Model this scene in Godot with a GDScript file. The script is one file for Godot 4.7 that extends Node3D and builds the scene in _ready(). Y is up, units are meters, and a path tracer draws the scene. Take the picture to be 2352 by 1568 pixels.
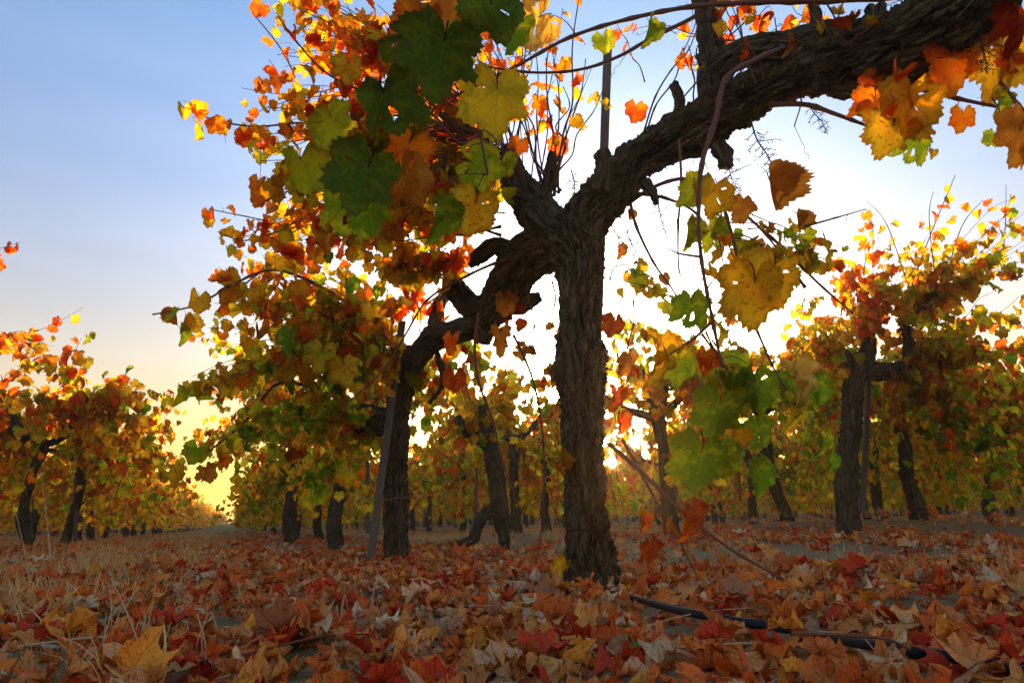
extends Node3D
# An old head-trained vineyard at sunset in autumn. Units are metres, the camera looks along -z.

const EYE := Vector3(0, 0.2, 0)
const FOCAL := 1607.0            # of a picture 2352 x 1568
const ROW := 0.372               # radians that the rows turn away from -z
const SPACING := 2.7
const EXPOSURE := 2.7

var rng := RandomNumberGenerator.new()
var lumps := FastNoiseLite.new()
var fibre := FastNoiseLite.new()
var soil_noise := FastNoiseLite.new()
var look := Basis()
var names := {}
var sun_dir := Vector3()
var leaf_meshes := []            # [detail][shape]
var leaf_mats := []
var litter_meshes := []
var M := {}
var stalk_mesh: ArrayMesh
var soil_holes := []

enum {GREEN, LIME, YELLOW, SPOTTED, GOLD, ORANGE, RED, WINE, RUST, TAN, OLIVE, DEEP}
const MIXED := [GREEN, LIME, LIME, YELLOW, YELLOW, YELLOW, SPOTTED, SPOTTED, SPOTTED, GOLD, GOLD, GOLD, GOLD, ORANGE, ORANGE, RED, RUST, OLIVE, OLIVE]
const FIERY := [ORANGE, ORANGE, ORANGE, RED, RED, RED, GOLD, GOLD, GOLD, SPOTTED, YELLOW, RUST]
const GOLDEN := [GOLD, GOLD, SPOTTED, SPOTTED, SPOTTED, YELLOW, YELLOW, YELLOW, OLIVE, OLIVE, ORANGE, LIME, RUST]
const GREENISH := [GREEN, GREEN, GREEN, LIME, LIME, OLIVE, YELLOW, GOLD]
const DARKRED := [WINE, WINE, RUST, RUST, RED]


func _ready() -> void:
	rng.seed = 4711
	setup_camera_and_light()
	setup_materials()
	setup_leaves()
	build_ground()
	build_main_vine()
	build_second_vine()
	build_near_vines()
	build_rows()
	build_stakes()
	build_hose()
	build_litter()
	build_grass()


func setup_camera_and_light() -> void:
	var cam := Camera3D.new()
	cam.name = "camera"
	look = Basis.from_euler(Vector3(deg_to_rad(14.3), 0, deg_to_rad(-1.3)))
	cam.transform = Transform3D(look, EYE)
	cam.fov = rad_to_deg(2.0 * atan(784.0 / FOCAL))
	cam.near = 0.02
	cam.far = 2500.0
	add_child(cam)
	cam.current = true
	sun_dir = (look * Vector3((1403.0 - 1176.0) / FOCAL, (784.0 - 1066.0) / FOCAL, -1)).normalized()
	var sun := DirectionalLight3D.new()
	sun.name = "sun"
	sun.light_color = Color(1.0, 0.74, 0.46)
	sun.light_energy = 1.3
	sun.light_angular_distance = 0.6
	sun.shadow_enabled = true
	add_child(sun)
	sun.look_at_from_position(Vector3.ZERO, -sun_dir, Vector3.UP)
	var env := Environment.new()
	env.background_mode = Environment.BG_SKY
	env.sky = Sky.new()
	env.sky.sky_material = make_sky()
	env.tonemap_mode = Environment.TONE_MAPPER_LINEAR
	env.tonemap_exposure = EXPOSURE
	env.volumetric_fog_enabled = true
	env.volumetric_fog_density = 0.004
	env.volumetric_fog_albedo = Color(1.0, 0.93, 0.82)
	env.volumetric_fog_anisotropy = 0.75
	env.sdfgi_enabled = true
	env.ssao_enabled = true
	env.ssil_enabled = true
	var we := WorldEnvironment.new()
	we.name = "environment"
	we.environment = env
	add_child(we)


func make_sky() -> PanoramaSkyMaterial:
	var w := 1024
	var h := 512
	var cirrus := FastNoiseLite.new()
	cirrus.seed = 66
	cirrus.frequency = 1.0
	cirrus.fractal_octaves = 4
	var a := PackedFloat32Array()
	a.resize(w * h * 3)
	var k := 0
	for j in h:
		var e := PI / 2 - (j + 0.5) / h * PI
		var up := maxf(rad_to_deg(e), 0.0)
		var ce := cos(maxf(e, 0.0))
		var se := sin(maxf(e, 0.0))
		var low := exp(-pow(up / 13.5, 1.7))
		var blue := Vector3(0.09, 0.30, 0.66).lerp(Vector3(0.30, 0.42, 0.62), exp(-up / 20.0))
		var glow := Vector3(0.98, 0.68, 0.42) * exp(-up / 12.0)
		for i in w:
			var az := (i + 0.5) / w * TAU
			var c := sin(az) * ce * sun_dir.x + se * sun_dir.y - cos(az) * ce * sun_dir.z
			var g := rad_to_deg(acos(clampf(c, -1.0, 1.0)))
			var halo := 80.0 * exp(-g / 4.9) + 1.15 * exp(-g / 16.0)
			var inner := 45.0 * exp(-g / 3.0) + 90.0 * exp(-pow(g / 0.62, 4.0))
			var air := Vector3.ONE.lerp(Vector3(1.0, 0.70, 0.02), low * exp(-pow(g / 75.0, 4.0)))
			var col := (blue * (0.66 + 0.58 * c * c) + glow + Vector3(1.0, 0.94, 0.90) * halo) * air + Vector3(1.0, 0.86, 0.55) * inner
			var veil := cirrus.get_noise_3d(sin(az) * ce * 2.2, se * 13.0 + sin(az * 2.0) * 0.3, cos(az) * ce * 2.2)
			col += Vector3(0.9, 0.86, 0.82) * (0.05 * clampf(veil, -0.3, 0.7) * smoothstep(1.0, 8.0, up))
			col *= 1.22 / EXPOSURE
			a[k] = col.x
			a[k + 1] = col.y
			a[k + 2] = col.z
			k += 3
	var sky := PanoramaSkyMaterial.new()
	sky.panorama = ImageTexture.create_from_image(Image.create_from_data(w, h, false, Image.FORMAT_RGBF, a.to_byte_array()))
	return sky


# ---------- helpers ----------

func at(px: float, py: float, depth: float) -> Vector3:
	var d := look * Vector3((px - 1176.0) / FOCAL, (784.0 - py) / FOCAL, -1)
	return EYE + d * (depth / -d.z)


func on_ground(px: float, py: float, lift := 0.0) -> Vector3:
	var d := look * Vector3((px - 1176.0) / FOCAL, (784.0 - py) / FOCAL, -1)
	var p := EYE + d * ((EYE.y - lift) / -d.y)
	for i in 4:
		p = EYE + d * ((EYE.y - lift - ground_height(p.x, p.z)) / -d.y)
	return p


func across(x: float, z: float) -> float:                          # distance from the line of the main row, positive towards the alley on its left
	return -cos(ROW) * (x - 0.25) + sin(ROW) * (z + 2.1)


func ground_height(x: float, z: float) -> float:
	var h := 0.018 * soil_noise.get_noise_2d(x * 6.0, z * 6.0) + 0.03 * soil_noise.get_noise_2d(x * 0.9 + 40.0, z * 0.9)
	for b in soil_holes:
		var d2: float = Vector2(x - b.x, z - b.z).length_squared()
		if d2 < 4.0:
			h += b.y * exp(-d2 / 0.5)
	var r := Vector2(x, z).length()
	return h * clampf(30.0 / (1.0 + r), 0.0, 1.0) + 0.9 * smoothstep(35.0, 170.0, r)


func numbered(called: String) -> String:
	var n: int = names.get(called, 0)
	names[called] = n + 1
	return called if n == 0 else "%s_%03d" % [called, n]


func thing(called: String, label: String, category: String, where: Vector3, group := "") -> Node3D:
	var o := Node3D.new()
	o.name = numbered(called)
	o.position = where
	add_child(o)
	tag(o, label, category, group)
	return o


func tag(o: Node, label: String, category: String, group := "") -> void:
	o.set_meta("label", label)
	o.set_meta("category", category)
	if group:
		o.set_meta("group", group)


func obj(called: String, mesh: Mesh, mat: Material, parent: Node = self) -> MeshInstance3D:
	var o := MeshInstance3D.new()
	o.name = numbered(called) if parent == self else called
	o.mesh = mesh
	if mat:
		o.material_override = mat
	parent.add_child(o, true)
	return o


func begin() -> SurfaceTool:
	var st := SurfaceTool.new()
	st.begin(Mesh.PRIMITIVE_TRIANGLES)
	st.set_smooth_group(0)
	return st


func finish(st: SurfaceTool) -> ArrayMesh:
	st.generate_normals()
	return st.commit()


func spline(p: Array, t: float) -> Variant:                        # Catmull-Rom through numbers or points
	var n := p.size() - 1
	var i := clampi(int(t), 0, n - 1)
	var f := t - i
	var a = p[maxi(i - 1, 0)]
	var b = p[i]
	var c = p[i + 1]
	var d = p[mini(i + 2, n)]
	return 0.5 * (2.0 * b + (c - a) * f + (2.0 * a - 5.0 * b + 4.0 * c - d) * f * f + (3.0 * b - a - 3.0 * c + d) * f * f * f)


# A swept limb. bark: depth of the bark's ridges in metres; lump: of its swellings; knots: [[t, angle, size, height], ...]
func limb(st: SurfaceTool, pts: Array, rad: Array, sides: int, per: int, bark := 0.0, lump := 0.0, knots := [], seed_at := 0.0, cap := true, nodes := 0) -> void:
	var n := (pts.size() - 1) * per
	var centres := []
	var radii := []
	for i in n + 1:
		centres.append(spline(pts, float(i) / per))
		radii.append(maxf(float(spline(rad, float(i) / per)), 0.0004))
	var side := Vector3.RIGHT
	var grid := []
	var along := 0.0
	for i in n + 1:
		var t: Vector3 = (centres[mini(i + 1, n)] - centres[maxi(i - 1, 0)]).normalized()
		if i == 0:
			side = t.cross(Vector3.BACK if absf(t.z) < 0.9 else Vector3.RIGHT).normalized()
		side = (side - t * side.dot(t)).normalized()
		var up := t.cross(side)
		if i:
			along += (centres[i] - centres[i - 1]).length()
		var r0: float = radii[i]
		if nodes:
			var ph := fposmod(float(i) / n * nodes, 1.0)
			r0 *= 1.0 + 0.35 * exp(-pow(minf(ph, 1.0 - ph) / 0.10, 2.0))
		var ring := []
		for k in sides + 1:
			var a := TAU * k / sides
			var dir := side * cos(a) + up * sin(a)
			var r := r0
			if bark > 0.0:
				var q: Vector3 = Vector3(cos(a), sin(a), 0) * (r0 * 15.0 + 0.6)
				var tw := along * 0.9 + 0.7 * lumps.get_noise_3d(cos(a) * 0.7, sin(a) * 0.7 + seed_at, along * 5.0)
				q = Vector3(q.x * cos(tw) - q.y * sin(tw), q.x * sin(tw) + q.y * cos(tw), along * 2.3 + seed_at)
				var f1 := 1.0 - absf(fibre.get_noise_3dv(q * 1.6)) * 2.0
				var f2 := 1.0 - absf(fibre.get_noise_3d(q.x * 4.2, q.y * 4.2, q.z * 2.0 + 9.0)) * 2.0
				var f3 := fibre.get_noise_3d(q.x * 9.0, q.y * 9.0, q.z * 4.5)
				var f4 := 1.0 - absf(fibre.get_noise_3d(q.x * 9.5, q.y * 9.5, q.z * 3.0 + 31.0)) * 2.0
				var rough_here := 0.45 + 1.5 * clampf(0.5 + lumps.get_noise_3d(cos(a) * 1.1 + 5.0, sin(a) * 1.1, along * 6.0 + seed_at), 0.0, 1.0)
				r += bark * rough_here * (0.65 * f1 + 0.55 * f2 + 0.25 * f3 + 0.30 * f4 - 0.85)
				r += lump * lumps.get_noise_3d(cos(a) * 0.8 + seed_at, sin(a) * 0.8, along * 4.0)
				for kn in knots:
					var da := wrapf(a - float(kn[1]), -PI, PI) * r0
					var dt: float = along - float(kn[0])
					r += 1.25 * kn[3] * exp(-(da * da + dt * dt) / (kn[2] * kn[2]))
			ring.append(centres[i] + dir * r)
			if bark > 0.0:
				var pt := lumps.get_noise_3d(cos(a) * 1.3 + seed_at, sin(a) * 1.3, along * 7.0)
				var pf := lumps.get_noise_3d(cos(a) * 4.0, sin(a) * 4.0 + seed_at, along * 9.0)
				st.set_color(Color(1.0, 0.96, 0.90).lerp(Color(1.55, 1.40, 1.15), smoothstep(0.0, 0.45, pf)).lerp(Color(0.62, 0.74, 0.60), smoothstep(0.0, 0.4, pt)))
			else:
				st.set_color(Color.WHITE)
			st.set_uv(Vector2(float(k) / sides * maxf(1.0, roundf(r0 * 40.0)), along * 2.5))
			st.add_vertex(ring[k])
		grid.append(ring)
	var w := sides + 1
	var base := _count(st) - w * (n + 1)
	for i in n:
		for k in sides:
			var a := base + i * w + k
			st.add_index(a); st.add_index(a + 1); st.add_index(a + w)
			st.add_index(a + 1); st.add_index(a + w + 1); st.add_index(a + w)
	if cap:
		st.set_color(Color.WHITE)
		st.set_uv(Vector2.ZERO)
		st.add_vertex(centres[n])
		var c := base + w * (n + 1)
		for k in sides:
			st.add_index(base + n * w + k); st.add_index(base + n * w + k + 1); st.add_index(c)
		_counts[st] = c + 1


var _counts := {}


func _count(st: SurfaceTool) -> int:                               # how many vertices the limbs of this tool hold after the ring just added
	var n: int = _counts.get(st, 0)
	_counts[st] = n + _pending
	return _counts[st]


var _pending := 0


func add_limb(st: SurfaceTool, pts: Array, rad: Array, sides: int, per: int, bark := 0.0, lump := 0.0, knots := [], seed_at := 0.0, cap := true, nodes := 0) -> void:
	_pending = (sides + 1) * ((pts.size() - 1) * per + 1)
	limb(st, pts, rad, sides, per, bark, lump, knots, seed_at, cap, nodes)


func local(pts: Array, base: Vector3) -> Array:
	return pts.map(func(p): return p - base)


func px_radii(pts: Array, widths: Array) -> Array:                 # half widths in picture units to metres
	var out := []
	for i in pts.size():
		out.append(widths[i] * (pts[i] - EYE).length() / FOCAL * 0.97)
	return out


# ---------- materials ----------

func mat(color: Color, rough := 0.9) -> StandardMaterial3D:
	var m := StandardMaterial3D.new()
	m.albedo_color = color.linear_to_srgb()
	m.roughness = rough
	m.metallic_specular = 0.3
	return m


func noise_image(size: int, freq: float, sd: int, octaves := 4, kind := FastNoiseLite.TYPE_SIMPLEX_SMOOTH, ridged := false) -> Image:
	var n := FastNoiseLite.new()
	n.seed = sd
	n.noise_type = kind
	n.frequency = freq
	n.fractal_type = FastNoiseLite.FRACTAL_RIDGED if ridged else FastNoiseLite.FRACTAL_FBM
	n.fractal_octaves = octaves
	return n.get_seamless_image(size, size)


func ramp_texture(im: Image, cols: Array, fine: Image = null, amount := 0.0) -> ImageTexture:
	var n := im.get_width()
	var out := Image.create_empty(n, n, false, Image.FORMAT_RGB8)
	for y in n:
		for x in n:
			var v := im.get_pixel(x, y).r
			if fine:
				v = clampf(v + (fine.get_pixel(x, y).r - 0.5) * amount, 0.0, 1.0)
			var f := v * (cols.size() - 1)
			var i := mini(int(f), cols.size() - 2)
			out.set_pixel(x, y, (cols[i] as Color).lerp(cols[i + 1], f - i).linear_to_srgb())
	return ImageTexture.create_from_image(out)


func setup_materials() -> void:
	lumps.seed = 3
	lumps.frequency = 1.0
	fibre.seed = 8
	fibre.frequency = 1.0
	fibre.fractal_type = FastNoiseLite.FRACTAL_NONE
	soil_noise.seed = 21
	soil_noise.frequency = 1.0
	soil_noise.fractal_octaves = 4
	var a := noise_image(512, 0.012, 5, 5, FastNoiseLite.TYPE_SIMPLEX_SMOOTH, true)
	var b := noise_image(512, 0.06, 6, 3)
	var bark := mat(Color.WHITE, 0.95)
	bark.vertex_color_use_as_albedo = true
	bark.albedo_texture = ramp_texture(a, [Color(0.19, 0.135, 0.06), Color(0.115, 0.083, 0.038), Color(0.07, 0.05, 0.023), Color(0.022, 0.015, 0.007)], b, 0.9)
	bark.heightmap_enabled = true
	bark.heightmap_texture = ImageTexture.create_from_image(a)
	bark.heightmap_scale = -0.9
	bark.uv1_scale = Vector3(0.9, 0.28, 1)
	M.bark = bark
	var cane := mat(Color.WHITE, 0.6)
	cane.albedo_texture = ramp_texture(b, [Color(0.15, 0.045, 0.02), Color(0.21, 0.075, 0.03), Color(0.11, 0.045, 0.022), Color(0.24, 0.105, 0.045)])
	cane.uv1_scale = Vector3(1, 0.6, 1)
	M.cane = cane
	M.stalk = mat(Color(0.045, 0.03, 0.018))
	var wood := mat(Color.WHITE, 0.85)
	wood.albedo_texture = ramp_texture(noise_image(256, 0.03, 12, 4), [Color(0.20, 0.16, 0.105), Color(0.135, 0.105, 0.07), Color(0.085, 0.065, 0.042)], b.duplicate(), 0.0)
	wood.uv1_triplanar = true
	wood.uv1_scale = Vector3(25, 1.5, 25)
	M.wood = wood
	M.wire = mat(Color(0.25, 0.09, 0.03), 0.6)
	M.hose = mat(Color(0.014, 0.014, 0.014), 0.6)
	var soil := mat(Color.WHITE, 0.97)
	var s1 := noise_image(512, 0.02, 31, 5)
	var s2 := noise_image(512, 0.11, 32, 3)
	soil.albedo_texture = ramp_texture(s1, [Color(0.30, 0.23, 0.16), Color(0.22, 0.16, 0.11), Color(0.34, 0.27, 0.19), Color(0.18, 0.125, 0.08)], s2, 0.8)
	soil.heightmap_enabled = true
	soil.heightmap_texture = ImageTexture.create_from_image(s2)
	soil.heightmap_scale = 1.2
	soil.vertex_color_use_as_albedo = true
	M.soil = soil
	var straw := mat(Color.WHITE, 0.75)
	straw.vertex_color_use_as_albedo = true
	straw.backlight_enabled = true
	straw.backlight = Color(0.4, 0.4, 0.35)
	M.straw = straw


# ---------- leaves ----------

const VEINS := [0.0, 52.0, -52.0, 104.0, -104.0, 150.0, -150.0]
const EDGE_A := [0.0, 12.0, 28.0, 40.0, 52.0, 64.0, 79.0, 92.0, 105.0, 116.0, 130.0, 150.0, 168.0, 180.0]
const EDGE_R := [1.0, 0.90, 0.66, 0.80, 0.92, 0.78, 0.58, 0.70, 0.76, 0.70, 0.56, 0.63, 0.36, 0.06]


func edge(deg: float, depth: float) -> float:
	var a := absf(deg)
	for i in EDGE_A.size() - 1:
		if a <= EDGE_A[i + 1]:
			var f: float = (a - EDGE_A[i]) / (EDGE_A[i + 1] - EDGE_A[i])
			var r := lerpf(EDGE_R[i], EDGE_R[i + 1], smoothstep(0.0, 1.0, f))
			var full: float = 0.92 - 0.20 * a / 150.0
			return lerpf(r, full, 1.0 - depth) if a < 155.0 else r
	return 0.06


# One vine leaf one unit wide: petiole at the origin, tip towards +y, upper face towards +z.
func leaf_shape(n: int, rings: Array, sd: int, bend: Dictionary, petiole := true) -> ArrayMesh:
	var r := RandomNumberGenerator.new()
	r.seed = sd
	var st := begin()
	var p1 := r.randf() * TAU
	var p2 := r.randf() * TAU
	var tooth := []
	for k in n:
		tooth.append((0.055 if k % 2 else -0.05) * r.randf_range(0.5, 1.3) if n >= 24 else 0.0)
	var skew := r.randf_range(-0.12, 0.12)
	var put := func(x: float, y: float, f: float, th: float) -> Vector3:
		var z: float = bend.cup * (x * x + y * y) + bend.fold * absf(x) + bend.wave * sin(3.0 * th + p1) * f * f * 0.5 + bend.ripple * sin(8.0 * th + p2) * f * f * f * 0.5
		z -= 0.045 * f * pow(absf(cos(th * 3.45)), 6.0) * 0.7           # the main veins lie in shallow valleys
		var q := Vector3(x, y, z)
		if absf(bend.roll) > 0.01:
			var an: float = x * bend.roll
			q = Vector3(sin(an) / bend.roll - q.z * sin(an), y, (1.0 - cos(an)) / bend.roll + q.z * cos(an))
		if absf(bend.droop) > 0.01:
			var bn: float = q.y * bend.droop
			q = Vector3(q.x, sin(bn) / bend.droop - q.z * sin(bn), -(1.0 - cos(bn)) / bend.droop + q.z * cos(bn))
		return q
	st.set_uv(Vector2(0.5, 0.42))
	st.add_vertex(put.call(0.0, 0.0, 0.0, 0.0))
	for f in rings:
		for k in n:
			var deg := -180.0 + 360.0 * (k + 0.5) / n
			var rr := edge(deg, bend.lobe) * (1.0 + skew * sin(deg_to_rad(deg)))
			rr = rr / 1.45 * float(f)
			if f == 1.0:
				rr *= 1.0 + tooth[k]
			var th := deg_to_rad(deg)
			var x := sin(th) * rr
			var y := cos(th) * rr
			st.set_uv(Vector2(0.5 + x * 0.62, 0.42 + y * 0.62))
			st.add_vertex(put.call(x, y, float(f), th))
	for k in n - 1:
		st.add_index(0); st.add_index(1 + k); st.add_index(2 + k)
	var holes := []
	if rings.size() == 4 and sd % 8 > 1:
		for h in 3:
			holes.append([r.randi_range(0, 2), r.randi_range(2, n - 8), r.randi_range(1, 4)])
	for j in rings.size() - 1:
		for k in n - 1:
			var a := 1 + j * n + k
			if holes.any(func(h): return h[0] == j and k >= h[1] and k < h[1] + h[2]):
				continue
			st.add_index(a); st.add_index(a + n); st.add_index(a + 1)
			st.add_index(a + 1); st.add_index(a + n); st.add_index(a + n + 1)
	if petiole:
		var first := 1 + rings.size() * n
		for i in 4:
			var t := i / 3.0
			var c := Vector3(0.05 * sin(p1) * t, -0.62 * t + 0.25 * t * t, -0.30 * t * t)
			for k in 3:
				st.set_uv(Vector2(0.02, 0.02))
				st.add_vertex(c + Vector3(cos(k * TAU / 3), 0.3 * sin(k * TAU / 3), sin(k * TAU / 3)) * 0.014)
		for i in 3:
			for k in 3:
				var a := first + i * 3 + k
				var b := first + i * 3 + (k + 1) % 3
				st.add_index(a); st.add_index(b); st.add_index(a + 3)
				st.add_index(b); st.add_index(b + 3); st.add_index(a + 3)
	return finish(st)


func bends(cup: float, fold: float, wave: float, ripple: float, roll: float, droop: float, lobe: float) -> Dictionary:
	return {"cup": cup, "fold": fold, "wave": wave, "ripple": ripple, "roll": roll, "droop": droop, "lobe": lobe}


func setup_leaves() -> void:
	var fresh := [
		bends(-0.15, 0.10, 0.10, 0.05, 0.0, 0.5, 0.75), bends(0.25, 0.05, 0.14, 0.07, 0.6, 0.3, 0.55), bends(-0.3, 0.25, 0.12, 0.05, -0.8, 0.8, 0.5), bends(0.1, -0.3, 0.2, 0.08, 0.0, 1.2, 0.85),
		bends(0.2, 0.5, 0.15, 0.10, 1.4, 0.6, 0.65), bends(-0.2, 0.1, 0.26, 0.12, -1.6, 1.0, 0.8), bends(0.1, 0.2, 0.2, 0.14, 2.6, 0.8, 0.7), bends(0.3, 1.1, 0.1, 0.06, 0.4, 0.4, 0.45),
	]
	var dry := [
		bends(0.5, 0.2, 0.38, 0.26, 1.6, 0.9, 0.65), bends(-0.5, -0.3, 0.40, 0.15, -2.0, -1.2, 0.5), bends(0.3, 0.7, 0.34, 0.28, 2.4, 1.6, 0.6), bends(0.2, -0.4, 0.5, 0.26, 0.6, -2.2, 0.8),
		bends(0.1, 0.1, 0.34, 0.22, 0.8, 0.6, 0.6), bends(-0.4, 0.6, 0.45, 0.2, -2.8, 1.0, 0.7),
	]
	for d in [[70, [0.3, 0.6, 0.85, 1.0]], [34, [0.5, 1.0]], [18, [1.0]]]:
		var list := []
		for i in fresh.size():
			list.append(leaf_shape(d[0], d[1], 100 + i, fresh[i], d[0] > 20))
		leaf_meshes.append(list)
	for i in dry.size():
		litter_meshes.append([leaf_shape(54, [0.35, 0.7, 1.0], 200 + i, dry[i], true), leaf_shape(30, [0.5, 1.0], 200 + i, dry[i], false)])
	# the net of veins, worked out once
	var n := 256
	var vein := PackedFloat32Array()
	var rim := PackedFloat32Array()
	vein.resize(n * n)
	rim.resize(n * n)
	var dirs := VEINS.map(func(d): return Vector2(sin(deg_to_rad(d)), cos(deg_to_rad(d))))
	for j in n:
		for i in n:
			var p := Vector2(((i + 0.5) / n - 0.5) / 0.62, ((j + 0.5) / n - 0.42) / 0.62)
			var best := 9.0
			var t := 0.0
			var which := 0
			for k in 7:
				var d: Vector2 = dirs[k]
				var l := p.dot(d)
				var off := absf(p.cross(d)) if l > 0.0 else p.length()
				if off < best:
					best = off
					t = l
					which = k
			var v := clampf(1.0 - best / (0.017 - 0.011 * minf(t / 0.65, 1.0)), 0.0, 1.0)
			var ph := fposmod((t - best * 1.1) / 0.105 + which * 0.37, 1.0)
			var sec := clampf(1.0 - minf(ph, 1.0 - ph) * 0.105 / 0.008, 0.0, 1.0) * (0.55 if best < 0.26 else 0.0)
			vein[j * n + i] = maxf(v, sec)
			var len := p.length() * 1.45
			rim[j * n + i] = len / maxf(edge(rad_to_deg(atan2(p.x, p.y)), 0.9), 0.1)
	# colour A, colour B, colour of the veins, how much B, how brown the rim, how many spots
	var looks := [
		[Color(0.15, 0.24, 0.04), Color(0.32, 0.37, 0.05), Color(0.30, 0.37, 0.10), 0.35, 0.10, 0.05],
		[Color(0.28, 0.37, 0.05), Color(0.62, 0.56, 0.06), Color(0.42, 0.46, 0.10), 0.45, 0.20, 0.10],
		[Color(0.84, 0.66, 0.06), Color(0.50, 0.50, 0.06), Color(0.42, 0.43, 0.08), 0.30, 0.35, 0.15],
		[Color(0.86, 0.58, 0.05), Color(0.82, 0.44, 0.04), Color(0.72, 0.54, 0.12), 0.30, 0.50, 0.45],
		[Color(0.84, 0.47, 0.04), Color(0.82, 0.56, 0.05), Color(0.64, 0.40, 0.07), 0.40, 0.50, 0.30],
		[Color(0.86, 0.29, 0.025), Color(0.84, 0.16, 0.02), Color(0.60, 0.26, 0.05), 0.50, 0.45, 0.25],
		[Color(0.76, 0.085, 0.018), Color(0.86, 0.22, 0.025), Color(0.37, 0.08, 0.025), 0.40, 0.35, 0.25],
		[Color(0.36, 0.034, 0.018), Color(0.48, 0.08, 0.026), Color(0.19, 0.045, 0.026), 0.40, 0.30, 0.20],
		[Color(0.46, 0.165, 0.05), Color(0.58, 0.26, 0.07), Color(0.32, 0.15, 0.065), 0.50, 0.40, 0.40],
		[Color(0.66, 0.47, 0.24), Color(0.55, 0.33, 0.15), Color(0.74, 0.58, 0.34), 0.50, 0.40, 0.30],
		[Color(0.62, 0.52, 0.055), Color(0.42, 0.42, 0.05), Color(0.50, 0.48, 0.10), 0.50, 0.40, 0.30],
	]
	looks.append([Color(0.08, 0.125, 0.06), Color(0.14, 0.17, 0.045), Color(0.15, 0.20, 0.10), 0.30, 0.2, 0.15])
	var relief := Image.create_empty(n, n, false, Image.FORMAT_R8)
	for j in n:
		for i in n:
			relief.set_pixel(i, j, Color(1.0 - vein[j * n + i], 0, 0))
	var relief_map := ImageTexture.create_from_image(relief)
	var im1 := noise_image(n, 0.012, 51, 3)
	var im2 := noise_image(n, 0.05, 52, 3)
	for c in looks.size():
		var l: Array = looks[c]
		var out := Image.create_empty(n, n, false, Image.FORMAT_RGB8)
		var dx := c * 67
		for j in n:
			for i in n:
				var k := j * n + i
				var n1 := im1.get_pixel((i + dx) % n, (j + dx * 3) % n).r
				var n2 := im2.get_pixel((i + dx) % n, (j + dx) % n).r
				var col: Color = l[0].lerp(l[1], smoothstep(0.62 - l[3] * 0.5, 0.82 - l[3] * 0.4, n1 * 0.75 + n2 * 0.25))
				col = col.lerp(l[2], vein[k] * 0.75)
				var brown: float = smoothstep(0.72, 1.0, rim[k] + (n2 - 0.5) * 0.55) * l[4]
				brown = maxf(brown, smoothstep(0.70, 0.78, n2) * l[5] * 1.3)
				col = col.lerp(Color(0.20, 0.075, 0.025), minf(brown, 0.9))
				col *= (0.86 + 0.28 * n2)
				if i < 12 and j < 12:
					col = Color(0.30, 0.10, 0.04)
				out.set_pixel(i, j, col.linear_to_srgb())
		var m := mat(Color.WHITE, 0.6)
		m.albedo_texture = ImageTexture.create_from_image(out)
		m.backlight_enabled = true
		m.backlight = Color(1.44, 1.36, 0.80) if c != GREEN and c != DEEP and c != LIME and c != OLIVE else Color(1.36, 1.42, 0.70)
		m.heightmap_enabled = true
		m.heightmap_texture = relief_map
		m.heightmap_scale = 0.12
		leaf_mats.append(m)
	# litter: a pale net of veins that each leaf tints
	var grey := Image.create_empty(n, n, false, Image.FORMAT_RGB8)
	for j in n:
		for i in n:
			var k := j * n + i
			var n1 := im1.get_pixel(i, j).r
			var n2 := im2.get_pixel(i, j).r
			var col := Color(1, 1, 1) * (0.84 + 0.5 * n2 * n1)
			col = col.lerp(Color(0.95, 0.86, 0.72), vein[k] * 0.5)
			col = col.lerp(Color(0.42, 0.22, 0.12), smoothstep(0.66, 0.8, n2) * 0.6)
			grey.set_pixel(i, j, col.linear_to_srgb())
	var lm := mat(Color.WHITE, 0.85)
	lm.metallic_specular = 0.15
	lm.albedo_texture = ImageTexture.create_from_image(grey)
	lm.vertex_color_use_as_albedo = true
	lm.backlight_enabled = true
	lm.backlight = Color(0.3, 0.26, 0.18)
	lm.heightmap_enabled = true
	lm.heightmap_texture = relief_map
	lm.heightmap_scale = 0.2
	M.litter = lm
	stalk_mesh = grape_stalk()


func grape_stalk() -> ArrayMesh:
	var st := begin()
	var r := RandomNumberGenerator.new()
	r.seed = 77
	add_limb(st, [Vector3.ZERO, Vector3(0.004, -0.04, 0.002), Vector3(-0.002, -0.08, 0), Vector3(0.003, -0.12, 0.003)], [0.0018, 0.0016, 0.0012, 0.0008], 4, 3)
	for i in 17:
		var y := -0.022 - i * 0.0056
		var a := i * 2.4
		var l := 0.030 * (1.0 - i / 24.0) * r.randf_range(0.6, 1.2)
		var p := Vector3(0, y, 0)
		var e := p + Vector3(cos(a) * l, -l * 0.35, sin(a) * l)
		add_limb(st, [p, e], [0.0010, 0.0008], 3, 1)
		for k in 3:
			var q := p.lerp(e, 0.45 + 0.27 * k)
			var f := q + Vector3(r.randf_range(-1, 1), r.randf_range(-1, 0.6), r.randf_range(-1, 1)).normalized() * 0.008
			add_limb(st, [q, f, f + (f - q) * 0.2], [0.0006, 0.0006, 0.0019], 3, 1)
	return finish(st)


# ---------- vines ----------

# A leaf to be hung: its pose in the scene, its colour, its shape.
func leaf_at(p: Vector3, size: float, tip: Vector3, face: Vector3, color: int, shape := -1) -> Dictionary:
	var y := tip.normalized()
	var z := (face - y * face.dot(y)).normalized()
	var x := y.cross(z)
	return {"xf": Transform3D(Basis(x * size, y * size, z * size), p), "px": size / (p - EYE).length() * FOCAL, "color": color, "shape": rng.randi() % 8 if shape < 0 else shape}


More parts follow.
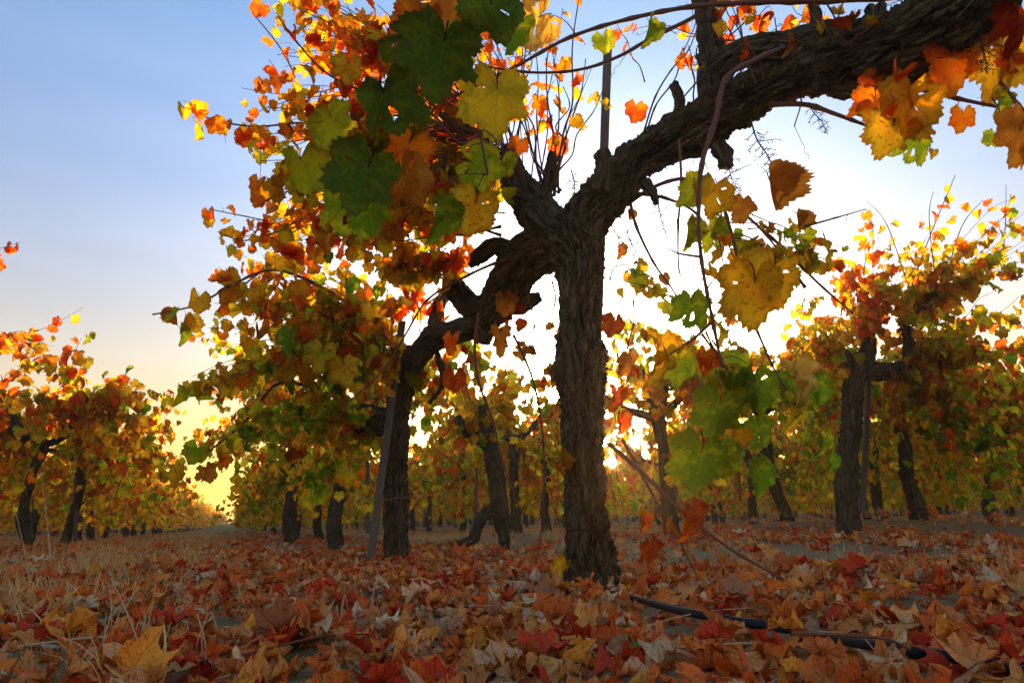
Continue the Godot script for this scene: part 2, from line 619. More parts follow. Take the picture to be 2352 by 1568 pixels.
func hung(p: Vector3, size: float, palette: Array, out := Vector3.ZERO) -> Dictionary:
	var tip := Vector3(rng.randfn(0, 0.45), -1.0 + rng.randf() * 0.5, rng.randfn(0, 0.45)) + out * 0.5
	var face := Vector3(rng.randfn(0, 0.6), 0.5 + rng.randf() * 0.4, rng.randfn(0, 0.9)) + out
	return leaf_at(p, size, tip, face, palette[rng.randi() % palette.size()])


func blocks_sun(p: Vector3) -> bool:                               # whether a leaf would stand where the low sun finds its gap through the rows
	var d := p - EYE
	var t := d.dot(sun_dir)
	return t > 0.3 and (d - sun_dir * t).length() < 0.02 + 0.0075 * t


func hang_leaves(vine: Node3D, leaves: Array, most: int) -> void:
	leaves = leaves.filter(func(l): return not blocks_sun(l.xf.origin + l.xf.basis.y * 0.4))
	leaves.sort_custom(func(a, b): return a.px > b.px)
	var rest := {}
	for i in leaves.size():
		var l: Dictionary = leaves[i]
		var detail := 0 if l.px > 62.0 else 1 if l.px > 15.0 else 2
		var xf: Transform3D = l.xf
		xf.origin -= vine.position
		if i < most:
			var o := obj("leaf", leaf_meshes[detail][l.shape], leaf_mats[l.color], vine)
			o.transform = xf
		else:
			if not rest.has(l.color):
				var st := SurfaceTool.new()
				st.begin(Mesh.PRIMITIVE_TRIANGLES)
				rest[l.color] = st
			rest[l.color].append_from(leaf_meshes[detail][l.shape], 0, xf)
	if rest.size():
		var me := ArrayMesh.new()
		for c in rest:
			rest[c].set_material(leaf_mats[c])
			me = rest[c].commit(me)
		var o := obj("foliage", me, null, vine)
		o.set_meta("kind", "stuff")


# A shoot from a to b that first rises and then droops, with leaves at its nodes from the share bare on.
func shoot(vine: Node3D, a: Vector3, b: Vector3, rise: float, thick: float, leaves: Array, count: int, size: float, palette: Array, bare := 0.25, into: SurfaceTool = null, sides := 6) -> void:
	var l := (b - a).length()
	var pts := []
	for i in 6:
		var t := i / 5.0
		var j := Vector3(rng.randfn(0, 1), rng.randfn(0, 1), rng.randfn(0, 1)) * 0.022 * l * (1.0 if i > 0 else 0.0)
		pts.append(a.lerp(b, t) + Vector3.UP * rise * l * 4.0 * t * (1.0 - t) * (1.0 - 0.35 * t) + j)
	cane(vine, pts, thick, into, sides)
	for i in count:
		var t := bare + (1.0 - bare) * (i + rng.randf() * 0.8) / count
		var p: Vector3 = spline(pts, t * 5.0)
		var off := Vector3(rng.randfn(0, 1), rng.randfn(-0.3, 0.8), rng.randfn(0, 1)).normalized() * size * rng.randf_range(0.3, 0.75)
		leaves.append(hung(p + off, size * rng.randf_range(0.6, 1.2) * (1.0 - 0.35 * t), palette, off / size))


func cane(vine: Node3D, pts: Array, thick: float, into: SurfaceTool = null, sides := 6, on: Node3D = null, called := "cane") -> MeshInstance3D:
	var rad := []
	for i in pts.size():
		rad.append(thick * (1.0 - 0.62 * i / (pts.size() - 1.0)))
	var own := into == null
	var st := begin() if own else into
	add_limb(st, local(pts, vine.position), rad, sides, 6 if own else 2, 0.0, 0.0, [], 0.0, true, int((pts[0] - pts[-1]).length() / 0.085) if own else 0)
	if own:
		return obj(called, finish(st), M.cane, on if on else vine)
	return null


func wood(vine: Node3D, called: String, pts: Array, rad: Array, sides: int, per: int, bark: float, lump: float, knots := [], sd := 0.0) -> MeshInstance3D:
	var st := begin()
	add_limb(st, local(pts, vine.position), rad, sides, per, bark, lump, knots, sd)
	return obj(called, finish(st), M.bark, vine)


# Strips of bark that have come loose along a limb.
func shreds(vine: Node3D, on: Node3D, pts: Array, rad: Array, count: int, long: float) -> void:
	for i in count:
		var st := begin()
		var t := rng.randf() * (pts.size() - 1.2)
		var c: Vector3 = spline(pts, t)
		var c2: Vector3 = spline(pts, t + 0.1)
		var ax := (c2 - c).normalized()
		var a := rng.randf() * TAU
		var side := ax.cross(Vector3.BACK).normalized()
		var out := side * cos(a) + ax.cross(side) * sin(a)
		var tang := ax.cross(out)
		var r: float = spline(rad, t)
		var l := long * rng.randf_range(0.4, 1.2)
		var w := rng.randf_range(0.0015, 0.0075)
		var lift := rng.randf_range(0.002, 0.02)
		var down := -1.0 if rng.randf() < 0.75 else 1.0
		var k := 0
		for s in 6:
			var u := s / 5.0
			var p := c + ax * l * u * down + out * (r * 0.99 + lift * u * u) + tang * rng.randfn(0, 0.0015)
			for e in [-1.0, 1.0]:
				st.set_uv(Vector2(e * 0.1, u))
				st.add_vertex(p + tang * w * e * (1.0 - 0.7 * u) - vine.position + out * absf(e) * 0.0)
				k += 1
		for s in 5:
			var b := s * 2
			st.add_index(b); st.add_index(b + 1); st.add_index(b + 2)
			st.add_index(b + 1); st.add_index(b + 3); st.add_index(b + 2)
		obj("bark_strip", finish(st), M.bark, on)


var cane_points := []


func build_main_vine() -> void:
	var base := on_ground(1368, 1366)
	var v := thing("grapevine", "thick old vine trunk at the fork with the low sun at its bark edge", "grapevine", base)
	var z := -base.z
	var leaves := []
	var tp := [at(1370, 1400, z), at(1366, 1355, z), at(1354, 1290, z), at(1346, 1180, z), at(1341, 1060, z), at(1340, 950, z), at(1336, 860, z), at(1331, 770, z), at(1330, 680, z), at(1330, 600, z), at(1318, 535, z), at(1310, 500, z)]
	var tr := px_radii(tp, [96, 75, 57, 49, 47, 51, 57, 50, 49, 58, 67, 40])
	var limb_node := wood(v, "trunk", tp, tr, 180, 30, 0.014, 0.018, [[0.72, 4.9, 0.045, 0.012], [0.80, 4.2, 0.03, -0.012], [0.70, 0.4, 0.04, 0.012]], 1.0)
	shreds(v, limb_node, tp, tr, 90, 0.14)
	# the great arm that comes over the camera
	var ap := [at(1322, 580, z), at(1352, 500, z), at(1410, 432, z - 0.02), at(1470, 365, z - 0.05), at(1560, 312, z - 0.12), at(1660, 255, z - 0.2), at(1770, 195, z - 0.3), at(1880, 148, z - 0.4), at(2000, 108, z - 0.5), at(2120, 62, z - 0.6), at(2230, -10, z - 0.68), at(2330, -110, z - 0.75)]
	var ar := px_radii(ap, [50, 52, 46, 40, 48, 48, 40, 52, 53, 68, 66, 58])
	limb_node = wood(v, "arm", ap, ar, 170, 30, 0.017, 0.034, [[0.42, 1.0, 0.05, 0.014], [0.75, 2.0, 0.05, 0.02], [0.95, 4.5, 0.05, 0.02]], 3.0)
	shreds(v, limb_node, ap, ar, 60, 0.09)
	# lower and upper limbs of that arm
	var p := [at(1880, 165, z - 0.38), at(1960, 185, z - 0.42), at(2040, 182, z - 0.47), at(2100, 160, z - 0.52), at(2130, 110, z - 0.56), at(2160, 40, z - 0.6)]
	wood(v, "arm", p, px_radii(p, [46, 36, 27, 28, 28, 26]), 40, 12, 0.009, 0.012, [], 5.0)
	p = [at(1650, 230, z - 0.2), at(1640, 165, z - 0.2), at(1630, 90, z - 0.2), at(1622, 20, z - 0.2), at(1610, -60, z - 0.2)]
	wood(v, "arm", p, px_radii(p, [40, 34, 27, 25, 24]), 36, 12, 0.008, 0.012, [], 6.0)
	p = [at(1640, 170, z - 0.22), at(1700, 125, z - 0.28), at(1780, 110, z - 0.34), at(1880, 95, z - 0.42), at(1960, 90, z - 0.5)]
	wood(v, "arm", p, px_radii(p, [30, 28, 32, 36, 40]), 40, 12, 0.009, 0.012, [], 7.0)
	# spurs
	for s in [[1380, 440, 1384, 352, 24, 20], [1560, 290, 1548, 195, 14, 12], [1530, 300, 1480, 316, 13, 6], [1650, 340, 1668, 385, 22, 14], [1480, 420, 1510, 470, 16, 6], [1870, 90, 1866, 10, 14, 11], [1600, 345, 1560, 360, 20, 10], [2010, 20, 1990, 60, 20, 14]]:
		var s0 := at(s[0], s[1], z - 0.1 - maxf(0.0, (s[0] - 1600) / 1000.0))
		var s1 := at(s[2], s[3], z - 0.1 - maxf(0.0, (s[2] - 1600) / 1000.0))
		var sp := [s0, s0.lerp(s1, 0.5) + Vector3(0.006, 0, 0.01), s1]
		wood(v, "spur", sp, px_radii(sp, [s[4], (s[4] + s[5]) / 2.0, s[5]]), 20, 8, 0.006, 0.008, [], s[0] * 0.01)
	# the arms on the other side of the fork
	p = [at(1320, 560, z), at(1262, 520, z + 0.02), at(1222, 470, z + 0.04), at(1190, 420, z + 0.06), at(1165, 372, z + 0.08), at(1150, 345, z + 0.1)]
	wood(v, "arm", p, px_radii(p, [52, 52, 44, 36, 27, 14]), 60, 14, 0.011, 0.016, [[0.16, 2.0, 0.04, 0.015]], 9.0)
	p = [at(1235, 490, z + 0.03), at(1258, 420, z + 0.03), at(1262, 380, z + 0.03), at(1268, 350, z + 0.03)]
	wood(v, "arm", p, px_radii(p, [24, 17, 11, 8]), 24, 10, 0.006, 0.008, [], 10.0)
	p = [at(1210, 420, z + 0.05), at(1120, 340, z + 0.02), at(1060, 295, z), at(1020, 250, z - 0.04), at(1016, 215, z - 0.06)]
	wood(v, "arm", p, px_radii(p, [20, 17, 16, 14, 7]), 28, 12, 0.006, 0.01, [], 11.0)
	p = [at(1290, 560, z + 0.05), at(1215, 590, z + 0.2), at(1170, 650, z + 0.35), at(1120, 715, z + 0.5), at(1078, 700, z + 0.55), at(1046, 660, z + 0.55), at(1035, 620, z + 0.55)]
	wood(v, "arm", p, px_radii(p, [52, 58, 52, 42, 26, 24, 14]), 48, 14, 0.011, 0.02, [[0.3, 1.0, 0.05, 0.02]], 12.0)
	p = [at(1200, 600, z + 0.3), at(1140, 565, z + 0.3), at(1100, 590, z + 0.3), at(1080, 610, z + 0.32)]
	wood(v, "arm", p, px_radii(p, [26, 22, 18, 9]), 28, 10, 0.007, 0.012, [], 13.0)
	p = [at(1240, 680, z + 0.3), at(1195, 702, z + 0.35), at(1150, 690, z + 0.38), at(1120, 740, z + 0.5), at(1112, 790, z + 0.5)]
	wood(v, "arm", p, px_radii(p, [14, 22, 24, 28, 12]), 28, 10, 0.007, 0.012, [], 14.0)

	# canes that the picture shows one by one: [half width, points x, y, depth ...]
	for c in [
		[6.5, [2110, -10, 1.5], [1900, 2, 1.5], [1740, 5, 1.5], [1590, 15, 1.48], [1450, 42, 1.46], [1310, 85, 1.42], [1180, 155, 1.38], [1040, 222, 1.32]],
		[5.5, [1660, -20, 1.5], [1600, 35, 1.5], [1500, 85, 1.48], [1420, 130, 1.46], [1330, 160, 1.44], [1220, 166, 1.42], [1100, 150, 1.4]],
		[6.5, [1800, 110, 1.62], [1730, 140, 1.5], [1668, 180, 1.46], [1645, 270, 1.45], [1612, 380, 1.42], [1605, 500, 1.4], [1612, 600, 1.38], [1632, 710, 1.36], [1660, 845, 1.34]],
		[4.5, [1446, 455, 2.0], [1462, 520, 1.98], [1500, 600, 1.96], [1535, 650, 1.94], [1572, 705, 1.92]],
		[7.0, [1770, 240, 1.72], [1850, 240, 1.65], [1920, 262, 1.6], [1975, 282, 1.58], [2025, 302, 1.55]],
		[6.0, [2010, 182, 1.55], [2100, 202, 1.5], [2200, 226, 1.46], [2300, 246, 1.42], [2420, 262, 1.38]],
		[6.5, [2150, 130, 1.5], [2230, 130, 1.46], [2290, 180, 1.42], [2340, 240, 1.38], [2400, 310, 1.35]],
		[5.0, [1650, 430, 1.5], [1670, 500, 1.48], [1690, 570, 1.46], [1700, 660, 1.45], [1740, 760, 1.44], [1785, 860, 1.42], [1830, 930, 1.4]],
		[5.5, [1440, 470, 2.05], [1500, 430, 2.0], [1570, 410, 1.95], [1640, 428, 1.9], [1720, 500, 1.85], [1800, 570, 1.8], [1880, 650, 1.75], [1960, 720, 1.7]],
		[5.0, [1470, 445, 2.05], [1530, 455, 2.0], [1600, 490, 1.95], [1640, 560, 1.9]],
		[3.5, [1560, 320, 1.6], [1565, 420, 1.6], [1558, 520, 1.6], [1560, 620, 1.6], [1575, 640, 1.6]],
		[4.0, [1612, 590, 1.38], [1560, 582, 1.38], [1536, 570, 1.38]],
		[4.0, [1640, 735, 1.36], [1590, 780, 1.36], [1530, 820, 1.36], [1515, 830, 1.36]],
		[6.0, [1400, 1020, 1.95], [1470, 1080, 1.85], [1530, 1140, 1.75], [1590, 1195, 1.72], [1690, 1268, 1.70], [1800, 1330, 1.66]],
		[4.0, [1430, 1010, 2.0], [1480, 1100, 1.98], [1530, 1190, 1.95], [1570, 1260, 1.9], [1600, 1320, 1.88]],
		[5.0, [1690, 1010, 1.5], [1690, 1040, 1.5], [1698, 1090, 1.5], [1700, 1150, 1.5]],
		[4.0, [1850, 660, 1.7], [1800, 590, 1.72], [1760, 540, 1.75], [1700, 480, 1.8]],
		[3.0, [1790, 240, 1.7], [1840, 225, 1.66], [1825, 290, 1.62]],
		[3.0, [1850, 520, 1.7], [1920, 500, 1.7], [1990, 480, 1.7]],
		[4.5, [1105, 300, 1.9], [1060, 330, 1.85], [1000, 280, 1.8], [900, 240, 1.78], [800, 195, 1.75], [740, 160, 1.74], [680, 95, 1.72], [640, 40, 1.7]],
		[4.0, [1000, 300, 1.9], [900, 330, 1.95], [800, 300, 2.0], [700, 282, 2.0], [600, 290, 2.0], [530, 284, 2.0], [470, 268, 2.0], [418, 248, 2.0]],
		[4.0, [1060, 420, 2.1], [940, 430, 2.15], [840, 400, 2.2], [760, 340, 2.2], [720, 290, 2.2], [690, 210, 2.2], [650, 120, 2.2], [580, 30, 2.2]],
		[4.0, [1150, 520, 2.2], [1040, 540, 2.3], [930, 520, 2.4], [800, 500, 2.5], [680, 520, 2.6], [580, 500, 2.6], [480, 480, 2.6]],
		[4.0, [1150, 540, 2.2], [1020, 500, 2.3], [900, 490, 2.4], [760, 470, 2.45], [640, 530, 2.5], [560, 552, 2.5], [500, 532, 2.5]],
		[4.5, [1230, 590, 2.2], [1150, 600, 2.2], [1060, 640, 2.2], [980, 690, 2.25], [930, 770, 2.3], [880, 850, 2.35], [780, 940, 2.4]],
		[4.5, [1100, 720, 2.3], [1090, 800, 2.3], [1100, 880, 2.3], [1130, 960, 2.3], [1160, 1080, 2.3], [1200, 1180, 2.3]],
		[3.5, [1180, 770, 2.2], [1220, 860, 2.2], [1242, 960, 2.2], [1250, 1080, 2.2], [1245, 1200, 2.2], [1230, 1300, 2.2]],
		[3.5, [1120, 400, 1.3], [1105, 300, 1.28], [1150, 330, 1.28]],
	]:
		var q := []
		for i in range(1, c.size()):
			q.append(at(c[i][0], c[i][1], c[i][2]))
		for i in 40:
			cane_points.append(spline(q, i / 40.0 * (q.size() - 1)))
		var main_cane := cane(v, q, 0.85 * c[0] * (q[0] - EYE).length() / FOCAL, null, 8)
		var count := int((q[0] - q[-1]).length() / 0.11)
		if c[-1][0] < 700:                                                  # the long sprays over the alley keep their leaves to the tip
			for i in 12:
				var o: Vector3 = spline(q, minf(0.45 + 0.55 * (i + rng.randf()) / 12.0, 0.995) * (q.size() - 1))
				leaves.append(hung(o + Vector3(rng.randfn(0, 0.02), rng.randfn(0, 0.025), rng.randfn(0, 0.02)), 0.06 * rng.randf_range(0.6, 1.2), FIERY))
		for i in count:                                                     # side stubs and tendrils at the joints
			if rng.randf() < 0.55:
				var o: Vector3 = spline(q, (i + rng.randf()) / count * (q.size() - 1))
				var d := Vector3(rng.randfn(0, 1), rng.randfn(-0.2, 1), rng.randfn(0, 1)).normalized() * rng.randf_range(0.02, 0.08)
				if rng.randf() < 0.3:
					tendril(v, o, d, main_cane)
				else:
					cane(v, [o, o + d * 0.5 + Vector3(0, 0.004, 0), o + d], 0.0012, null, 5, main_cane, "side_twig")

	# upright shoots between the two arms
	for i in 32:
		var sx := rng.randf_range(1150, 1290)
		var a := at(sx, 480 - absf(sx - 1230) * 0.7, z + 0.04)
		var b := at(sx + rng.randf_range(-190, 150), rng.randf_range(-60, 240), z + rng.randf_range(-0.3, 0.5))
		shoot(v, a, b, rng.randf_range(-0.02, 0.06), rng.randf_range(0.0022, 0.0042), leaves, rng.randi_range(2, 4), 0.075, FIERY, 0.45)
	for i in 16:
		var ax := rng.randf_range(1480, 1960)
		var a := at(ax, 300 - (ax - 1480) * 0.42, z - 0.1 - (ax - 1480) * 0.0009)
		if i > 8:
			shoot(v, a, at(ax + rng.randf_range(-120, 120), rng.randf_range(-120, 60), z - 0.2 - (ax - 1480) * 0.0009), 0.05, 0.0026, leaves, 3, 0.055, FIERY, 0.4)
			continue
		var b := at(rng.randf_range(1380, 1700), rng.randf_range(-40, 160), z + rng.randf_range(-0.3, 0.2))
		shoot(v, a, b, 0.04, 0.003, leaves, 2, 0.06, FIERY, 0.5)
	# shoots that carry the crown: from x, y, depth; to x, y, depth; spread; how many; leaves each; leaf; colours; rise
	for b in [
		[1100, 500, 2.2, 700, 520, 2.5, 90, 6, 10, 0.085, FIERY, 0.1], [1100, 500, 2.2, 640, 560, 2.6, 90, 6, 10, 0.09, MIXED, 0.1], [1120, 480, 2.2, 880, 540, 2.4, 90, 6, 9, 0.085, GOLDEN, 0.1],
		[1100, 500, 2.2, 560, 530, 2.5, 50, 3, 9, 0.075, FIERY, 0.1], [1040, 300, 1.9, 580, 280, 2.0, 60, 4, 9, 0.07, FIERY, 0.1], [1040, 340, 1.9, 620, 420, 2.0, 70, 5, 9, 0.075, GOLDEN, 0.1], [1060, 260, 1.9, 690, 20, 2.0, 70, 5, 9, 0.07, GOLDEN, 0.1],
		[1080, 300, 1.9, 720, 80, 2.0, 110, 6, 8, 0.066, FIERY, 0.1], [1080, 300, 1.9, 660, 150, 2.0, 70, 4, 8, 0.066, FIERY, 0.1],
		[1080, 300, 1.9, 900, 60, 1.9, 130, 7, 8, 0.075, FIERY, 0.1], [1080, 300, 1.95, 620, 300, 2.0, 60, 4, 9, 0.066, GOLDEN, 0.12],
		[1100, 330, 2.0, 760, 330, 1.9, 110, 7, 10, 0.08, GOLDEN, 0.1], [1120, 360, 2.0, 650, 400, 2.05, 70, 5, 9, 0.075, GOLDEN, 0.12],
		[1150, 400, 2.1, 820, 500, 2.0, 110, 7, 9, 0.08, MIXED, 0.12], [1150, 380, 2.1, 1010, 440, 1.9, 110, 8, 9, 0.08, MIXED, 0.1],
		[1120, 330, 2.1, 960, 300, 2.3, 130, 8, 8, 0.085, FIERY, 0.1], [1180, 380, 2.2, 1200, 160, 2.4, 110, 8, 6, 0.075, FIERY, 0.05],
		[1050, 620, 2.5, 900, 620, 2.5, 90, 5, 8, 0.085, MIXED, 0.1], [1060, 640, 2.6, 1040, 560, 2.4, 60, 4, 6, 0.07, FIERY, 0.1],
		[1100, 720, 2.5, 1100, 860, 2.4, 70, 2, 5, 0.08, DARKRED, 0.05], [1180, 660, 2.3, 1180, 800, 2.3, 60, 2, 5, 0.08, DARKRED, 0.05],
		[1230, 640, 2.3, 1250, 900, 2.2, 50, 4, 6, 0.07, DARKRED, 0.05], [1400, 620, 2.2, 1500, 700, 2.4, 70, 6, 8, 0.09, GOLDEN, 0.15],
		[1640, 420, 1.6, 1690, 640, 1.5, 80, 4, 6, 0.075, GOLDEN, 0.05], [1650, 560, 1.5, 1760, 660, 1.6, 90, 5, 6, 0.075, MIXED, 0.1],
		[1700, 500, 1.8, 1880, 540, 1.8, 70, 5, 7, 0.065, GOLDEN, 0.1], [1740, 600, 1.7, 1880, 640, 1.7, 80, 5, 7, 0.075, MIXED, 0.1],
		[1650, 780, 1.4, 1700, 950, 1.45, 90, 5, 5, 0.085, GREENISH, 0.05], [1700, 850, 1.5, 1820, 930, 1.55, 70, 4, 5, 0.08, GREENISH, 0.05],
		[1680, 950, 1.5, 1690, 1090, 1.5, 90, 4, 5, 0.085, GREENISH, 0.05], [1420, 700, 2.2, 1430, 900, 2.15, 25, 2, 6, 0.075, DARKRED, 0.0],
		[1420, 780, 2.2, 1440, 1160, 2.2, 35, 3, 6, 0.07, GREENISH, 0.0], [1290, 900, 2.15, 1272, 1120, 2.15, 14, 3, 5, 0.07, DARKRED, 0.0],
		[1960, 220, 1.6, 2060, 260, 1.5, 80, 7, 6, 0.085, FIERY, 0.08], [2000, 240, 1.6, 2100, 320, 1.55, 60, 4, 6, 0.075, GOLDEN, 0.08],
		[2200, 140, 1.5, 2300, 90, 1.45, 110, 8, 6, 0.085, FIERY, 0.08], [2300, 230, 1.4, 2340, 310, 1.4, 50, 3, 4, 0.09, GOLDEN, 0.08],
		[1700, 100, 1.8, 1730, 30, 1.9, 70, 5, 6, 0.085, DARKRED, 0.05], [1850, 60, 1.8, 1820, 10, 1.9, 90, 5, 6, 0.085, FIERY, 0.05],
		[2100, 120, 1.9, 2090, 120, 2.0, 60, 3, 5, 0.08, DARKRED, 0.05], [1500, 200, 2.0, 1500, 60, 2.1, 90, 3, 4, 0.07, FIERY, 0.05],
		[1640, 640, 1.5, 1640, 760, 1.45, 90, 3, 4, 0.09, GOLDEN, 0.05], [1530, 1100, 1.9, 1520, 1190, 1.9, 60, 3, 4, 0.075, DARKRED, 0.0],
	]:
		for i in int(b[7] * (1.6 if b[3] < 1100 else 0.62)):
			var s := at(b[0] + rng.randf_range(-40, 40), b[1] + rng.randf_range(-30, 30), b[2])
			var a := rng.randf() * TAU
			var rr: float = b[6] * sqrt(rng.randf())
			var e := at(b[3] + cos(a) * rr, b[4] + sin(a) * rr, b[5] + rng.randf_range(-0.18, 0.18))
			shoot(v, s, e, b[11] * rng.randf_range(0.2, 1.4), rng.randf_range(0.0018, 0.003), leaves, b[8], b[9] * (1.1 if b[3] < 1100 else 0.84), b[10], 0.42)
	# leaves that stand out one by one: x, y, depth, width, colour, turn of the tip on the picture (0 up, 180 down), shape, sideways turn, tilt
	for h in [
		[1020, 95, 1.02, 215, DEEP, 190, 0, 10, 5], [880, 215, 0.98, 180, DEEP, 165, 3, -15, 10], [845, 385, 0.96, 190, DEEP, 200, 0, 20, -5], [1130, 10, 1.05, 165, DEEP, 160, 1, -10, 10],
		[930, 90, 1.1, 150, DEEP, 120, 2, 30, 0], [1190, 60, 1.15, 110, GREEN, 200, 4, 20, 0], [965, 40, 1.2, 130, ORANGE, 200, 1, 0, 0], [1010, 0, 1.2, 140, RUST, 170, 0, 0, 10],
		[1142, 205, 1.3, 185, YELLOW, 183, 0, 5, 0], [1005, 480, 1.25, 150, GREEN, 190, 4, 55, 0], [1090, 470, 1.35, 140, SPOTTED, 195, 1, 10, 0], [1235, 40, 1.4, 130, TAN, 240, 2, 0, 0],
		[690, 370, 1.3, 125, OLIVE, 175, 5, 0, 0], [930, 400, 1.2, 150, RUST, 150, 1, 0, 10], [940, 330, 1.25, 130, ORANGE, 200, 3, 0, 10], [760, 270, 1.3, 130, OLIVE, 160, 0, -20, 0],
		[790, 470, 1.3, 140, LIME, 190, 3, 0, 0], [1090, 375, 1.35, 120, LIME, 110, 2, 0, 10], [845, 470, 1.2, 120, GREEN, 165, 0, 25, 0], [800, 150, 1.5, 80, SPOTTED, 180, 1, 0, 0],
		[1038, 780, 2.1, 72, RED, 190, 4, 0, 0], [1045, 865, 2.1, 66, WINE, 180, 2, 0, 0], [1150, 770, 2.1, 90, RUST, 180, 6, 0, 0], [1160, 690, 2.15, 70, RUST, 180, 5, 0, 0],
		[1735, 650, 1.25, 195, SPOTTED, 178, 0, 4, 0], [1770, 625, 1.33, 165, GOLD, 205, 1, -12, 5], [1590, 700, 1.4, 120, GREEN, 185, 3, 10, 0], [1512, 800, 1.36, 170, SPOTTED, 180, 6, 35, 0],
		[1603, 825, 1.4, 85, RED, 170, 7, 60, 0], [1560, 830, 1.42, 110, LIME, 175, 2, 15, 0], [1655, 930, 1.3, 150, GREEN, 190, 0, 0, 0], [1735, 880, 1.35, 130, GREEN, 170, 1, -10, 0],
		[1830, 860, 1.35, 150, TAN, 160, 6, 25, 0], [1870, 880, 1.45, 110, GREEN, 200, 2, 0, 0], [1745, 985, 1.4, 110, GREEN, 180, 3, 20, 0], [1612, 1040, 1.25, 170, GREEN, 188, 0, 0, 0],
		[1735, 1080, 1.35, 120, GREEN, 170, 4, 10, 0], [1820, 930, 1.4, 120, YELLOW, 175, 6, 35, 0], [1768, 415, 1.5, 140, RUST, 175, 7, 62, 0], [1705, 470, 1.55, 80, RUST, 200, 5, 0, 0],
		[1640, 440, 1.45, 120, GOLD, 190, 1, 0, 0], [1600, 430, 1.5, 100, OLIVE, 215, 2, 40, 0], [1580, 520, 1.5, 110, OLIVE, 180, 4, 60, 0], [1640, 530, 1.5, 100, LIME, 150, 3, 0, 0],
		[1832, 500, 1.7, 62, RUST, 180, 7, 40, 0], [1458, 250, 1.9, 66, RED, 190, 1, 10, 0], [1893, 1010, 1.7, 70, LIME, 180, 6, 40, 0], [1905, 1055, 1.7, 60, GREEN, 180, 4, 20, 0],
		[1422, 570, 2.0, 55, RUST, 185, 4, 30, 0], [1443, 490, 2.0, 36, RUST, 180, 7, 50, 0], [1412, 740, 2.05, 72, WINE, 190, 2, 20, 0], [1422, 830, 2.05, 84, RUST, 175, 4, 30, 0],
		[1414, 905, 2.05, 86, WINE, 185, 6, 20, 0], [1424, 960, 2.05, 80, RED, 180, 4, 30, 0], [1268, 940, 2.1, 60, RUST, 190, 4, 40, 0], [1262, 860, 2.1, 64, RUST, 170, 7, 40, 0],
		[1288, 1050, 2.0, 84, GOLD, 180, 7, 62, 0], [2188, 130, 1.4, 130, ORANGE, 170, 0, 5, 0], [2090, 225, 1.42, 160, GOLD, 185, 1, 0, 0], [2050, 290, 1.45, 120, SPOTTED, 200, 0, 0, 0],
		[2012, 225, 1.5, 110, ORANGE, 190, 3, 0, 0], [2100, 325, 1.48, 90, LIME, 190, 3, 0, 0], [2300, 120, 1.38, 150, GOLD, 180, 2, 0, 0], [2345, 300, 1.3, 140, RUST, 195, 1, 0, 0],
		[2296, 225, 1.4, 66, LIME, 190, 4, 20, 0], [2212, 262, 1.45, 66, ORANGE, 185, 0, 0, 0], [2225, 120, 1.45, 110, WINE, 230, 6, 20, 0], [2110, 100, 1.5, 70, WINE, 180, 6, 30, 0],
		[2340, 40, 1.3, 130, WINE, 180, 5, 20, 0], [1490, 60, 1.45, 90, LIME, 190, 4, 50, 0], [1385, 90, 1.6, 66, LIME, 170, 1, 0, 60], [1813, 95, 1.5, 60, RUST, 185, 6, 50, 0],
		[1280, 330, 2.2, 60, RED, 180, 1, 0, 0], [1600, 1180, 1.6, 90, WINE, 170, 5, 20, 0], [1575, 1215, 1.6, 70, RED, 200, 6, 20, 0], [1480, 1190, 1.9, 70, RED, 180, 6, 20, 0], [1500, 1260, 1.85, 76, WINE, 180, 5, 20, 0],
		[1300, 1300, 2.0, 70, SPOTTED, 200, 2, 20, 0], [640, 180, 2.0, 60, ORANGE, 190, 4, 0, 0], [560, 310, 2.0, 52, RED, 180, 1, 0, 0], [590, 420, 2.05, 62, ORANGE, 200, 4, 20, 0], [478, 488, 2.6, 36, RED, 180, 1, 0, 0],
		[740, 810, 2.9, 90, YELLOW, 190, 1, 0, 0], [790, 840, 2.9, 90, SPOTTED, 170, 0, 0, 0], [665, 770, 2.9, 80, GREEN, 190, 4, 0, 0], [800, 650, 2.8, 56, GREEN, 180, 7, 30, 0],
	]:
		var p0 := at(h[0], h[1], h[2])
		var s: float = h[3] * (0.84 if h[0] < 1300 else 0.78) * (p0 - EYE).length() / FOCAL
		var tip := look * Vector3(sin(deg_to_rad(h[5])), cos(deg_to_rad(h[5])), 0)
		var face := look * (Basis.from_euler(Vector3(deg_to_rad(h[8]), deg_to_rad(h[7]), 0)) * Vector3.BACK)
		var hero := leaf_at(p0, s, tip, face, h[4], h[6])
		leaves.append(hero)
		var foot: Vector3 = hero.xf * Vector3(0, -0.37, -0.30)
		var near := foot
		for q in cane_points:
			if near == foot or q.distance_to(foot) < near.distance_to(foot):
				near = q
		if near.distance_to(foot) < 0.17 and near.distance_to(foot) > 0.01 and not blocks_sun(foot):
			cane(v, [near, near.lerp(foot, 0.4) + Vector3.UP * 0.012, near.lerp(foot, 0.8) + Vector3.UP * 0.006, foot], 0.0016, null, 5, null, "leaf_stalk")
	hang_leaves(v, leaves, 300)
	# dry stalks of picked grapes
	for s in [[1312, 390, 2.05, 1.1], [1405, 400, 2.0, 0.9], [1400, 500, 2.02, 1.0], [1440, 520, 2.0, 1.2], [1500, 430, 1.95, 1.2], [1725, 275, 1.62, 1.3], [1860, 235, 1.6, 0.9], [1610, 60, 1.7, 1.3], [1600, 110, 1.7, 1.0], [1650, 330, 1.6, 1.1], [1290, 470, 2.1, 0.8], [1300, 520, 2.1, 0.7], [1060, 640, 2.3, 1.0], [1010, 330, 1.9, 1.1], [1780, 40, 1.7, 1.2], [1870, 80, 1.5, 1.2], [2250, 60, 1.35, 1.1]]:
		var o := obj("grape_stalk", stalk_mesh, M.stalk, v)
